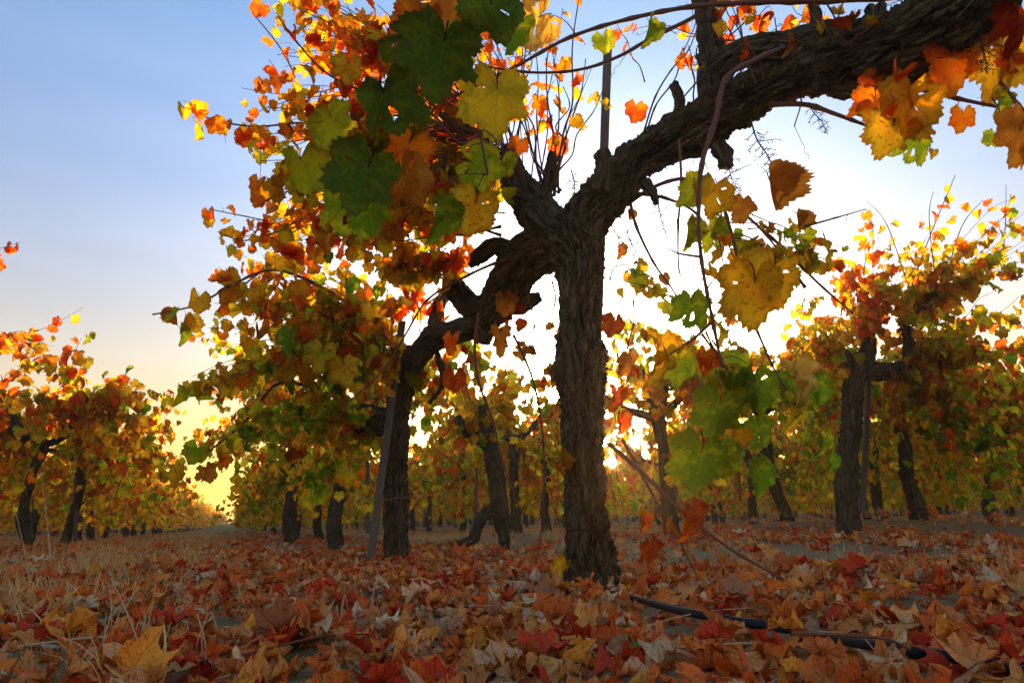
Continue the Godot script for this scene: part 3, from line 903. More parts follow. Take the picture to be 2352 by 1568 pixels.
		o.transform = Transform3D(Basis.from_euler(Vector3(rng.randf_range(-0.4, 0.4), rng.randf() * TAU, rng.randf_range(-0.5, 0.5))).scaled(Vector3.ONE * s[3] * 1.05), at(s[0], s[1], s[2]) - v.position)


func tendril(v: Node3D, o: Vector3, d: Vector3, on: Node3D) -> void:
	var q := []
	var s := d.normalized()
	var u := s.cross(Vector3(0.3, 0.2, 1)).normalized()
	var w := s.cross(u)
	for i in 14:
		var t := i / 13.0
		var cr := 0.006 * smoothstep(0.3, 0.7, t) * (1.3 - t)
		q.append(o + d * 1.3 * minf(t * 1.5, 1.0 + 0.15 * t) + (u * cos(t * 22.0) + w * sin(t * 22.0)) * cr + Vector3(0, -0.02 * t, 0))
	var st := begin()
	var rad := []
	for i in 14:
		rad.append(0.0009 * (1.0 - 0.5 * i / 13.0))
	add_limb(st, local(q, v.position), rad, 4, 2)
	obj("tendril", finish(st), M.cane, on)


func build_second_vine() -> void:
	var base := on_ground(914, 1302)
	var z := 3.75
	soil_holes.append(Vector3(base.x, 0.0, base.z))
	base = at(914, 1302, z)
	var v := thing("grapevine", "second vine along the row, its trunk beside a leaning grey wooden stake", "grapevine", base)
	var leaves := []
	var p := [at(914, 1330, z), at(913, 1295, z), at(910, 1240, z), at(909, 1160, z), at(908, 1080, z), at(910, 1000, z), at(914, 930, z), at(925, 870, z), at(940, 830, z), at(960, 805, z)]
	var r := px_radii(p, [42, 33, 31, 28, 27, 28, 28, 34, 38, 24])
	var limb_node := wood(v, "trunk", p, r, 60, 14, 0.011, 0.02, [[0.5, 3.0, 0.05, 0.015]], 21.0)
	shreds(v, limb_node, p, r, 14, 0.14)
	for a in [
		[[935, 850, 0], [985, 785, -0.1], [1030, 765, -0.2], [1085, 748, -0.3], [1120, 700, -0.4], [30, 28, 30, 28, 22]],
		[[900, 970, 0], [850, 955, 0.1], [800, 940, 0.15], [780, 930, 0.2], [32, 24, 18, 10]],
		[[905, 990, 0], [850, 975, -0.05], [815, 985, -0.1], [24, 18, 10]],
		[[925, 880, 0], [890, 830, 0.0], [870, 790, 0.05], [880, 760, 0.1], [22, 18, 14, 9]],
		[[985, 790, -0.1], [1000, 750, -0.1], [1010, 700, -0.1], [1050, 660, -0.1], [24, 20, 16, 12]],
		[[1000, 800, -0.1], [1015, 850, -0.1], [1012, 890, -0.1], [985, 925, -0.1], [6, 6, 5, 3]],
	]:
		var q := []
		for i in a.size() - 1:
			q.append(at(a[i][0], a[i][1], z + a[i][2]))
		wood(v, "arm", q, px_radii(q, a[-1]), 32, 10, 0.010, 0.02, [], a[0][0] * 0.02)
	for c in [
		[4, [900, 790, 3.7], [800, 700, 3.5], [700, 640, 3.4], [620, 620, 3.3], [540, 650, 3.2], [450, 700, 3.2], [350, 722, 3.2]],
		[4, [880, 780, 3.7], [780, 760, 3.6], [640, 700, 3.5], [560, 660, 3.4], [640, 600, 3.4]],
		[4, [840, 950, 3.7], [740, 900, 3.6], [640, 880, 3.5], [570, 960, 3.5], [500, 1020, 3.5], [440, 1065, 3.5]],
		[4, [880, 800, 3.7], [760, 800, 3.5], [640, 830, 3.4], [540, 860, 3.3], [440, 880, 3.3]],
	]:
		var q := []
		for i in range(1, c.size()):
			q.append(at(c[i][0], c[i][1], c[i][2]))
		cane(v, q, c[0] * (q[0] - EYE).length() / FOCAL, null, 6)
		for i in 16:
			var t := 0.3 + 0.7 * (i + rng.randf()) / 16.0
			var o: Vector3 = spline(q, minf(t, 0.999) * (q.size() - 1))
			leaves.append(hung(o + Vector3(rng.randfn(0, 0.04), rng.randfn(-0.03, 0.04), rng.randfn(0, 0.04)), 0.115 * rng.randf_range(0.65, 1.2), GOLDEN))
	for b in [
		[890, 800, 3.7, 470, 740, 3.3, 60, 5, 10, 0.095, GOLDEN, 0.12], [880, 830, 3.7, 470, 900, 3.3, 50, 5, 10, 0.095, GOLDEN, 0.12], [860, 940, 3.7, 540, 1010, 3.4, 60, 5, 10, 0.10, GREENISH, 0.1],
		[900, 800, 3.7, 560, 620, 3.4, 60, 5, 10, 0.105, GOLDEN, 0.15], [900, 800, 3.7, 660, 650, 3.3, 80, 7, 10, 0.11, MIXED, 0.15],
		[900, 800, 3.7, 560, 760, 3.2, 70, 7, 10, 0.11, MIXED, 0.15], [890, 800, 3.7, 660, 780, 3.2, 90, 8, 10, 0.11, GOLDEN, 0.12],
		[890, 820, 3.7, 520, 850, 3.3, 60, 5, 10, 0.105, GOLDEN, 0.15], [880, 830, 3.7, 640, 880, 3.2, 90, 7, 10, 0.115, GREENISH, 0.12],
		[880, 800, 3.7, 760, 700, 3.2, 80, 8, 10, 0.11, MIXED, 0.12], [900, 800, 3.7, 780, 850, 3.2, 80, 8, 10, 0.115, MIXED, 0.12],
		[900, 780, 3.7, 850, 620, 3.4, 90, 7, 9, 0.11, MIXED, 0.1], [960, 760, 3.6, 960, 620, 3.4, 70, 5, 8, 0.10, FIERY, 0.1],
		[850, 950, 3.7, 700, 980, 3.4, 80, 7, 9, 0.11, MIXED, 0.12], [850, 960, 3.7, 590, 960, 3.4, 50, 4, 9, 0.10, GREENISH, 0.12],
		[850, 950, 3.7, 800, 1030, 3.6, 60, 5, 8, 0.11, GOLDEN, 0.05], [760, 1000, 3.6, 720, 1150, 3.5, 28, 3, 9, 0.105, [LIME, LIME, YELLOW, GREEN, YELLOW], 0.0],
		[930, 830, 3.8, 1000, 900, 3.9, 60, 5, 8, 0.11, GOLDEN, 0.1], [1000, 760, 3.6, 1120, 880, 3.8, 60, 5, 8, 0.10, MIXED, 0.1],
	]:
		for i in int(b[7] * 0.85):
			var s := at(b[0] + rng.randf_range(-30, 30), b[1] + rng.randf_range(-30, 30), b[2])
			var a := rng.randf() * TAU
			var rr: float = b[6] * sqrt(rng.randf())
			var e := at(b[3] + cos(a) * rr, b[4] + sin(a) * rr, b[5] + rng.randf_range(-0.3, 0.3))
			shoot(v, s, e, b[11] * rng.randf_range(0.2, 1.4), rng.randf_range(0.0022, 0.0034), leaves, b[8] + 2, b[9], b[10], 0.3)
	hang_leaves(v, leaves, 300)


# A vine grown by rule: trunk, arms, shoots, leaves. trunk_px: its half width in the picture at its middle; tall: height of its head.
func grown(label: String, base: Vector3, tall: float, lean: Vector3, thick: float, palette: Array, arms: int, shoots: int, reach: float, parts: int, size := 0.115, group := "", fork := -1.0) -> Node3D:
	var v := thing("grapevine", label, "grapevine", base, group)
	var leaves := []
	var sd := rng.randf() * 50.0
	var head := base + Vector3.UP * tall + lean
	var p := [base - Vector3.UP * 0.06, base + Vector3.UP * 0.03, base + lean * 0.2 + Vector3(rng.randfn(0, 0.02), tall * 0.3, rng.randfn(0, 0.02)), base + lean * 0.6 + Vector3(rng.randfn(0, 0.025), tall * 0.65, rng.randfn(0, 0.02)), head]
	wood(v, "trunk", p, [thick * 1.45, thick * 1.2, thick, thick * 0.95, thick * 1.15], 28 if parts else 16, 14 if parts else 6, 0.011, 0.022, [], sd)
	if parts == 0:
		cane_tool = begin()
	var a0 := rng.randf() * TAU if fork < 0.0 else fork
	for i in arms:
		var a := a0 + TAU * i / arms + rng.randfn(0, 0.25)
		var out := Vector3(cos(a), 0, sin(a))
		var l := rng.randf_range(0.28, 0.55)
		var h := rng.randf_range(0.08, 0.34)
		var e := head + out * l + Vector3.UP * h
		var q := [head - Vector3.UP * 0.05, head + out * l * 0.5 + Vector3.UP * h * rng.randf_range(0.1, 0.4), e - out * 0.03, e + Vector3.UP * 0.12]
		wood(v, "arm", q, [thick * 0.75, thick * 0.62, thick * 0.5, thick * 0.22], 18 if parts else 10, 8 if parts else 4, 0.009, 0.02, [], sd + i)
		for k in shoots:
			var b := a + rng.randfn(0, 0.75)
			var d := Vector3(cos(b), 0, sin(b)) * rng.randf_range(0.35, 1.0) * reach + Vector3.UP * rng.randf_range(-1.25, 0.5)
			var far := e + d
			far.y = maxf(far.y, base.y + 0.14 + rng.randf() * 0.3)
			shoot(v, e.lerp(q[1], rng.randf() * 0.6), far, rng.randf_range(0.12, 0.34), rng.randf_range(0.0022, 0.0038), leaves, 18, size, palette, 0.15, null if parts else cane_tool, 5 if parts else 4)
	if parts == 0:
		var o := obj("canes", finish(cane_tool), M.cane, v)
		o.set_meta("kind", "stuff")
	hang_leaves(v, leaves, parts)
	return v


var cane_tool: SurfaceTool


func stand(px: float, py: float, depth: float) -> Vector3:         # where a trunk stands, the soil raised or lowered to meet it
	var p := at(px, py, depth)
	var d := p.y - ground_height(p.x, p.z)
	soil_holes.append(Vector3(p.x, clampf(d, -0.12, 0.12), p.z))
	return p


func build_near_vines() -> void:
	# the forked vine in the clearing behind the main trunk, propped on a bent leg
	var z := 5.0
	var base := stand(1158, 1266, z)
	var v := thing("grapevine", "crooked vine propped on a bent side leg between the two thick trunks", "grapevine", base)
	for a in [
		["trunk", [1160, 1275, 0], [1157, 1230, 0], [1150, 1180, 0], [1140, 1110, 0], [1128, 1030, 0], [1118, 980, 0], [1110, 930, 0], [10, 14, 22, 21, 20, 19, 13]],
		["root", [1150, 1170, 0], [1115, 1182, 0], [1098, 1210, 0.0], [1085, 1240, -0.05], [1060, 1247, -0.1], [1034, 1250, -0.15], [18, 15, 13, 13, 9, 6]],
		["arm", [1128, 1030, 0], [1095, 1005, 0.05], [1065, 985, 0.1], [1050, 955, 0.1], [17, 15, 13, 9]],
	]:
		var q := []
		for i in range(1, a.size() - 1):
			q.append(at(a[i][0], a[i][1], z + a[i][2]))
		wood(v, a[0], q, px_radii(q, a[-1]), 32, 12, 0.010, 0.014, [], 31.0 + a.size())
	var leaves := []
	for i in 20:
		var s := at(1110 + rng.randf_range(-20, 20), 950, z)
		var e := at(rng.randf_range(960, 1290), rng.randf_range(820, 1080), z + rng.randf_range(-0.6, 0.8))
		shoot(v, s, e, rng.randf_range(0.0, 0.2), 0.003, leaves, 10, 0.115, GOLDEN, 0.2)
	hang_leaves(v, leaves, 150)

	grown("third vine of the row, behind the leaning stake and the second trunk", stand(772, 1274, 5.6), 1.0, Vector3(0, 0, 0), 0.058, MIXED, 4, 9, 0.9, 260)
	grown("fourth vine of the row, narrow trunk with gold leaves towards the grassy alley", stand(668, 1250, 7.4), 1.02, Vector3(0.02, 0, 0), 0.066, MIXED, 4, 11, 0.85, 180)
	# the vine of the next row that shows whole, to the right of the main trunk
	z = 4.55
	base = stand(1955, 1236, z)
	v = thing("grapevine", "vine with square-bent arm and bare sloping trunk, beside a thin dark stake", "grapevine", base)
	for a in [
		["trunk", [1960, 1262, 0], [1956, 1230, 0], [1946, 1170, 0], [1945, 1090, 0], [1952, 1010, 0], [1957, 940, 0], [1962, 880, 0], [1975, 840, 0], [1990, 815, 0], [34, 27, 23, 23, 21, 20, 24, 26, 18]],
		["arm", [1975, 850, 0], [2030, 852, -0.05], [2080, 850, -0.1], [2110, 862, -0.12], [22, 20, 18, 9]],
		["arm", [2085, 852, -0.1], [2090, 810, -0.1], [2086, 770, -0.1], [2072, 735, -0.1], [13, 12, 11, 7]],
		["arm", [1990, 840, 0], [1996, 790, 0], [1998, 750, 0], [1996, 735, 0], [18, 14, 13, 9]],
		["arm", [1975, 845, 0], [1945, 820, 0.1], [1925, 800, 0.2], [1915, 770, 0.2], [16, 13, 10, 6]],
	]:
		var q := []
		for i in range(1, a.size() - 1):
			q.append(at(a[i][0], a[i][1], z + a[i][2]))
		wood(v, a[0], q, px_radii(q, a[-1]), 40, 12, 0.011, 0.018, [], 41.0 + a.size())
	leaves = []
	for b in [
		[1990, 760, 4.5, 1960, 640, 4.3, 90, 8, 10, 0.11, FIERY, 0.1], [2080, 750, 4.4, 2100, 640, 4.2, 90, 9, 10, 0.11, GOLDEN, 0.1],
		[2080, 750, 4.4, 2240, 620, 4.2, 90, 9, 10, 0.11, MIXED, 0.12], [2080, 760, 4.4, 2320, 560, 4.0, 80, 8, 10, 0.11, GOLDEN, 0.12],
		[2090, 840, 4.4, 2290, 740, 4.0, 100, 10, 10, 0.115, GOLDEN, 0.12], [2090, 850, 4.4, 2250, 870, 4.0, 90, 10, 10, 0.115, MIXED, 0.12],
		[2090, 850, 4.4, 2330, 960, 4.0, 80, 8, 10, 0.115, MIXED, 0.15], [1950, 800, 4.6, 1870, 760, 4.4, 60, 6, 9, 0.11, MIXED, 0.1],
		[1940, 810, 4.6, 1850, 860, 4.5, 60, 5, 9, 0.11, GOLDEN, 0.1], [2080, 860, 4.4, 2140, 960, 4.3, 70, 6, 8, 0.11, MIXED, 0.1],
		[2000, 760, 4.5, 2010, 690, 4.3, 60, 7, 9, 0.10, FIERY, 0.05], [2000, 790, 4.5, 2040, 790, 4.3, 50, 2, 7, 0.09, FIERY, 0.0], [1960, 820, 4.5, 1890, 900, 4.3, 60, 4, 8, 0.10, MIXED, 0.0], [2090, 850, 4.4, 2180, 1040, 4.2, 80, 8, 10, 0.11, MIXED, 0.05], [2090, 850, 4.4, 2290, 1090, 4.1, 80, 8, 10, 0.11, GREENISH, 0.05], [2060, 860, 4.4, 2060, 980, 4.3, 40, 5, 8, 0.10, GOLDEN, 0.0],
		[2000, 740, 4.5, 2010, 560, 4.4, 60, 4, 9, 0.10, FIERY, 0.05], [2080, 740, 4.4, 2120, 520, 4.3, 50, 4, 9, 0.09, GOLDEN, 0.05],
		[2080, 740, 4.4, 2340, 470, 4.2, 50, 3, 9, 0.09, MIXED, 0.05],
	]:
		for i in b[7]:
			var s := at(b[0] + rng.randf_range(-25, 25), b[1] + rng.randf_range(-25, 25), b[2])
			var a := rng.randf() * TAU
			var rr: float = b[6] * sqrt(rng.randf())
			var e := at(b[3] + cos(a) * rr, b[4] + sin(a) * rr, b[5] + rng.randf_range(-0.35, 0.35))
			shoot(v, s, e, b[11] * rng.randf_range(0.2, 1.4), rng.randf_range(0.0022, 0.0034), leaves, b[8], b[9], b[10], 0.25)
	for c in [[[2080, 700], [2130, 560], [2195, 402]], [[2100, 700], [2040, 520], [1992, 462]], [[2150, 650], [2135, 500], [2145, 440]], [[2300, 640], [2310, 520], [2312, 425]], [[2170, 650], [2210, 520], [2258, 460]]]:
		cane(v, c.map(func(q): return at(q[0], q[1], 4.3)), 0.004, null, 6)
		for i in 5:
			leaves.append(hung(at(c[2][0] + rng.randfn(0, 12), c[2][1] + 30 + 24 * i, 4.3), 0.07, FIERY))
	hang_leaves(v, leaves, 300)

	grown("vine just beyond the hanging green leaves, dark trunk in the grass strip", stand(1545, 1236, 5.7), 1.0, Vector3(-0.05, 0, 0), 0.056, MIXED, 4, 13, 1.0, 160)
	grown("vine with slanting trunk between the green leaves and the square-armed vine", stand(1806, 1186, 6.6), 1.0, Vector3(-0.12, 0, 0), 0.052, GREENISH + GOLDEN, 4, 14, 1.05, 160)
	grown("vine with slanting trunk just past the thin dark stake", stand(2112, 1176, 5.8), 0.85, Vector3(-0.10, 0, 0), 0.052, MIXED + GREENISH, 4, 16, 1.15, 260)
	grown("vine with two arms between the crooked propped vine and the main trunk", stand(1186, 1222, 7.2), 0.95, Vector3(0, 0, 0), 0.05, GOLDEN, 2, 14, 1.0, 100, 0.115, "", 0.0)
	# the row on the far side of the grassy alley
	grown("vine with slender dark trunk at the start of the row across the grass", stand(60, 1266, 5.6), 0.86, Vector3(0.02, 0, 0), 0.036, GOLDEN + FIERY + MIXED, 4, 19, 0.95, 280)
	grown("vine next to a thin post in the row across the grass", stand(150, 1256, 7.0), 0.84, Vector3(0.05, 0, 0), 0.04, GOLDEN + MIXED + [ORANGE, GREEN], 4, 19, 0.9, 260)
	v = get_child(get_child_count() - 2)
	leaves = []
	for c in [[[-60, 830], [20, 780], [110, 750], [190, 706]], [[-40, 800], [10, 770], [50, 760], [64, 770]], [[40, 850], [90, 822], [130, 822], [150, 836]]]:
		var q: Array = c.map(func(w): return at(w[0], w[1], 5.4))
		cane(v, q, 0.0035)
		for i in 9:
			var t := 0.15 + 0.84 * i / 9.0
			leaves.append(hung(spline(q, t * (q.size() - 1)) + Vector3(rng.randfn(0, 0.03), -0.03, rng.randfn(0, 0.03)), 0.085, FIERY))
	hang_leaves(v, leaves, 30)
	v = grown("vine with red crown reaching out over the edge of the grassy alley", at(-380, 1300, 4.6), 1.0, Vector3(0, 0, 0), 0.06, FIERY + GOLDEN, 4, 8, 0.8, 60)
	leaves = []
	for c in [[[-120, 640], [-60, 590], [0, 570], [46, 556]], [[-120, 660], [-60, 620], [-20, 600], [8, 596]]]:
		var q: Array = c.map(func(w): return at(w[0], w[1], 4.0))
		cane(v, q, 0.003)
		for i in 12:
			leaves.append(hung(spline(q, 0.3 + 2.6 * i / 12.0) + Vector3(rng.randfn(0, 0.02), -0.02, rng.randfn(0, 0.03)), 0.07, [RED, RED, ORANGE, ORANGE, GOLD]))
	hang_leaves(v, leaves, 30)


func build_rows() -> void:
	var kinds := []
	var palettes := [MIXED, GOLDEN, GREENISH + GOLDEN, GOLDEN + FIERY]
	for k in 4:
		var g := grown("vine", Vector3(0, 0, -20.0 - k), rng.randf_range(0.92, 1.04), Vector3(rng.randfn(0, 0.05), 0, 0), 0.056, palettes[k], 4, 17, 1.0, 0, 0.14)
		names["grapevine"] -= 1
		remove_child(g)
		g.position = Vector3.ZERO
		kinds.append(g)
	var dir := Vector3(-sin(ROW), 0, -cos(ROW))
	var out := Vector3(-cos(ROW), 0, sin(ROW))
	var origin := Vector3(0.25, 0, -2.1)
	var taken := []
	for c in get_children():
		if c.has_meta("category") and c.get_meta("category") == "grapevine":
			taken.append(c.position)
	var spots := []
	for r in range(-24, 9):
		for i in range(-6, 70):
			var s := i * 1.95 + (0.6 if r % 2 else 0.0) + rng.randfn(0, 0.08)
			var p := origin + out * (r * SPACING + (0.6 if r > 0 else 0.0) + rng.randfn(0, 0.05)) + dir * s
			var depth := -p.z
			if depth < 5.0 or depth > 110.0 or absf(p.x) > depth * 0.86 + 1.5:
				continue
			if r == 0 and depth < 8.6 or r == 1 and depth < 8.0:
				continue
			if taken.any(func(t): return Vector2(t.x - p.x, t.z - p.z).length() < 1.15):
				continue
			var ray := sun_dir / Vector2(sun_dir.x, sun_dir.z).length()
			if absf(p.x * ray.z - p.z * ray.x) < 0.62 and depth < 27.0:
				continue                                                    # a gap through which the low sun shines
			if depth < 9.0 and p.x / depth > -0.25 and p.x / depth < 0.12:      # the clearing behind the forked vine
				continue
			spots.append([depth, p, r])
	spots.sort_custom(func(a, b): return a[0] < b[0])
	var far := {}
	for i in spots.size():
		var p: Vector3 = spots[i][1]
		var r: int = spots[i][2]
		p.y = ground_height(p.x, p.z)
		var turn := Basis.from_euler(Vector3(0, rng.randf() * TAU, 0)).scaled(rng.randf_range(0.92, 1.06) * ((Vector3(1.05, 0.76, 1.05) if r > 0 else Vector3(0.85, 0.80, 0.85)) if r >= 0 else Vector3(1.0, rng.randf_range(0.95, 1.06), 1.0)))
		var which := rng.randi() % 4
		if r >= 1:
			which = [1, 3, 0, 3][rng.randi() % 4]
		if i < 150:
			var ray := sun_dir / Vector2(sun_dir.x, sun_dir.z).length()
			var t := Vector2(p.x, p.z).dot(Vector2(ray.x, ray.z))
			var g: Node3D
			if t < 30.0 and absf(p.x * ray.z - p.z * ray.x) < 1.7:
				g = grown("vine", p, 0.98, Vector3(rng.randfn(0, 0.05), 0, 0), 0.056, palettes[which], 4, 17, 1.0, 0, 0.14)
			else:
				g = kinds[which].duplicate()
				g.name = numbered("grapevine")
				add_child(g)
				g.transform = Transform3D(turn, p)
			var crown: String = ["mixed green and gold", "mostly golden", "greenish gold", "golden and red"][which]
			var way := p.x / -p.z
			var where := "between the two thick trunks" if way < 0.08 else "between the main trunk and square-armed vine" if way < 0.42 else "beyond the square-armed vine"
			var deep := "middle-distance" if spots[i][0] < 13.0 else "far" if spots[i][0] < 22.0 else "tiny distant"
			if r >= 1:
				tag(g, "%s vine with %s crown in the rows across the grassy alley" % [deep, crown], "grapevine", "vines of the rows across the alley, " + deep)
			elif r == 0:
				tag(g, "%s vine with %s crown along the main trunk's own row" % [deep, crown], "grapevine", "vines down the main row, " + deep)
			else:
				tag(g, "%s vine with %s crown %s" % [deep, crown, where], "grapevine", "vines %s, %s" % [where, deep])
		else:
			if not far.has(which):
				far[which] = []
			far[which].append(Transform3D(turn, p))
	var mass := thing("distant_vineyard", "mass of far vines closing the view between the trunks", "vineyard", Vector3.ZERO)
	mass.set_meta("kind", "stuff")
	for k in far:
		for c in kinds[k].get_children():
			var mm := MultiMesh.new()
			mm.transform_format = MultiMesh.TRANSFORM_3D
			var me: ArrayMesh = c.mesh
			if c.material_override:
				me = me.duplicate()
				me.surface_set_material(0, c.material_override)
			mm.mesh = me
			mm.instance_count = far[k].size()
			for i in far[k].size():
				mm.set_instance_transform(i, far[k][i])
			var mi := MultiMeshInstance3D.new()
			mi.name = c.name
			mi.multimesh = mm
			mi.set_meta("kind", "stuff")
			mass.add_child(mi, true)
	for g in kinds:
		g.free()


# ---------- stakes, hose ----------

func stake(called: String, label: String, a: Vector3, b: Vector3, wide: float, deep: float) -> Node3D:
	var o := thing(called, label, "stake", a)
	var up := (b - a).normalized()
	var x := (Vector3.RIGHT - up * up.x).normalized()
	var z := x.cross(up)
	var l := (b - a).length()
	var st := begin()
	st.set_smooth_group(-1)
	var prof := [Vector2(-1, -0.8), Vector2(-0.8, -1), Vector2(0.8, -1), Vector2(1, -0.8), Vector2(1, 0.8), Vector2(0.8, 1), Vector2(-0.8, 1), Vector2(-1, 0.8)]
	var n := 14
	for i in n:
		for k in 8:
			for t in [[i, k], [i, k + 1], [i + 1, k], [i, k + 1], [i + 1, k + 1], [i + 1, k]]:
				var q: Vector2 = prof[t[1] % 8]
				var y: float = t[0] * l / n
				var wob := 1.0 + 0.06 * lumps.get_noise_2d(y * 5.0, (t[1] % 8) * 3.0)
				st.add_vertex(x * q.x * wide * wob + z * q.y * deep * wob + up * y)
	for k in 8:
		for t in [prof[k], prof[(k + 1) % 8], Vector2.ZERO]:
			st.add_vertex(x * t.x * wide + z * t.y * deep + up * (l if t != Vector2.ZERO else l + 0.004))
	st.generate_normals()
	obj("shaft", st.commit(), M.wood, o)
	return o


func ring(o: Node3D, c: Vector3, rx: float, rz: float, thick: float, called: String) -> void:
	var st := begin()
	var p := []
	for i in 21:
		var a := TAU * i / 20.0
		p.append(c - o.position + Vector3(cos(a) * rx, 0.006 * sin(a * 3.0), sin(a) * rz))
	var r := []
	for i in 21:
		r.append(thick)
	add_limb(st, p, r, 6, 2)
	obj(called, finish(st), M.wire, o)


func build_stakes() -> void:
	var s := stake("vine_stake", "grey square stake rising behind the great arm of the main vine", on_ground(1352, 1330), at(1396, 112, 2.32), 0.0155, 0.012)
	s = stake("vine_stake", "weathered grey stake leaning against the second vine, tied with rusty wire", at(846, 1318, 3.55), at(924, 738, 3.6), 0.018, 0.013)
	ring(s, at(893, 1146, 3.66), 0.105, 0.13, 0.0022, "tie_wire")
	stake("vine_stake", "thin dark stake close beside the square-armed vine", at(1981, 1180, 4.7), at(2002, 760, 4.7), 0.014, 0.014)
	stake("vine_stake", "thin post beside a slender trunk across the grassy alley", at(172, 1250, 7.0), at(176, 980, 7.0), 0.016, 0.016)
	stake("vine_stake", "narrow dark stake between the second and the third trunk", at(846, 1226, 6.2), at(842, 1000, 6.2), 0.016, 0.016)
	stake("vine_stake", "slim upright stake beside the pale trunk past the forked vine", at(1092, 1190, 8.5), at(1096, 1040, 8.5), 0.016, 0.016)


var hose_line := []


func near_hose(q: Vector3) -> bool:
	for c in hose_line:
		if Vector2(q.x - c.x, q.z - c.z).length() < 0.05 or (Vector2(q.x - c.x, q.z - c.z).length() < 0.12 and q.z > c.z):
			return true
	return false


func build_hose() -> void:
	var p := []
	for q in [[1400, 1362], [1450, 1372], [1560, 1402], [1680, 1424], [1830, 1448], [1950, 1472], [2060, 1490], [2200, 1512], [2360, 1545], [2560, 1590], [2800, 1650]]:
		p.append(on_ground(q[0], q[1], 0.03))
	for i in 60:
		hose_line.append(spline(p, i / 60.0 * (p.size() - 1)))
	var o := thing("drip_hose", "black plastic drip hose lying half buried in leaves by the trunk foot", "hose", p[0])
	var r := []
	for i in p.size():
		r.append(0.0068)
	var st := begin()
	add_limb(st, local(p, o.position), r, 14, 8)
	obj("tube", finish(st), M.hose, o)
	for t in [3.4, 6.3]:
		var c: Vector3 = spline(p, t)
		var d: Vector3 = (spline(p, t + 0.05) - c).normalized()
		st = begin()
		add_limb(st, local([c - d * 0.012, c + d * 0.012], o.position), [0.0085, 0.0085], 14, 2)
		obj("joint", finish(st), M.hose, o)


# ---------- ground ----------

func build_ground() -> void:
	for b in [[914, 1302, 3.75], [1158, 1266, 5.0], [772, 1274, 5.6], [668, 1250, 7.4], [1955, 1236, 4.55], [1545, 1236, 5.7], [1806, 1186, 6.6], [2112, 1176, 5.8], [1186, 1222, 7.2], [60, 1266, 5.6], [150, 1256, 7.0]]:
		stand(b[0], b[1], b[2])
	var n := 260
	var st := begin()
	for j in n + 1:
		for i in n + 1:
			var u := (i - n / 2.0) / (n / 2.0)
			var w := (j - n / 2.0) / (n / 2.0)
			var x := sinh(u * 6.2) * 2.2
			var z := sinh(w * 6.2) * 2.2 - 2.6
			var y := ground_height(x, z)
			var a := across(x, z)
			var lane := fposmod(a / SPACING, 1.0)
			var grassy := smoothstep(0.18, 0.34, lane) * (1.0 - smoothstep(0.68, 0.84, lane))
			grassy *= 0.5 + 0.8 * soil_noise.get_noise_2d(x * 1.7, z * 1.7) + (0.4 if a > 0.0 else 0.0)
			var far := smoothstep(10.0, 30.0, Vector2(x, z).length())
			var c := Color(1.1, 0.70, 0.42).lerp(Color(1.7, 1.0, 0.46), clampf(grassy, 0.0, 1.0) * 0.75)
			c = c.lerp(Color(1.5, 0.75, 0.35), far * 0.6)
			st.set_color(c)
			st.set_uv(Vector2(x, z) * 0.9)
			st.add_vertex(Vector3(x, y, z))
	for j in n:
		for i in n:
			var k := j * (n + 1) + i
			st.add_index(k); st.add_index(k + 1); st.add_index(k + n + 1)
			st.add_index(k + 1); st.add_index(k + n + 2); st.add_index(k + n + 1)
	var g := obj("ground", finish(st), M.soil)
	g.set_meta("kind", "structure")
	g.set_meta("label", "bare brown vineyard soil under leaves and dry grass")


const DRY := [Color(0.72, 0.32, 0.11), Color(0.82, 0.40, 0.17), Color(0.74, 0.24, 0.06), Color(0.86, 0.33, 0.07), Color(0.82, 0.16, 0.03), Color(0.88, 0.21, 0.03), Color(0.66, 0.06, 0.02), Color(0.90, 0.32, 0.035), Color(0.52, 0.21, 0.09), Color(0.84, 0.52, 0.24), Color(0.74, 0.44, 0.21), Color(0.85, 0.42, 0.05)]
const DRY_NAMES := ["dull brown", "pinkish brown", "chestnut brown", "copper", "brick red", "orange red", "deep crimson", "bright orange", "dark umber", "pale tan", "greyish beige", "yellow ochre"]
const DRY_SHAPES := ["cupped", "arched", "tightly curled", "twisted", "nearly flat", "rolled up"]


func lying(p: Vector3, size: float, tilt := 0.5) -> Transform3D:
	var nrm := Vector3(rng.randfn(0, tilt), 1.0 if rng.randf() < 0.6 else -1.0, rng.randfn(0, tilt)).normalized()
	var t := rng.randf() * TAU
	var y := Vector3(cos(t), 0, sin(t))
	y = (y - nrm * y.dot(nrm)).normalized()
	return Transform3D(Basis(y.cross(nrm) * size * rng.randf_range(0.85, 1.15), y * size, nrm * size * rng.randf_range(0.7, 1.2)), p)


func litter_color() -> int:
	return [0, 0, 1, 2, 2, 2, 3, 3, 3, 4, 4, 4, 5, 5, 6, 6, 7, 8, 9, 10, 2, 4][rng.randi() % 22]


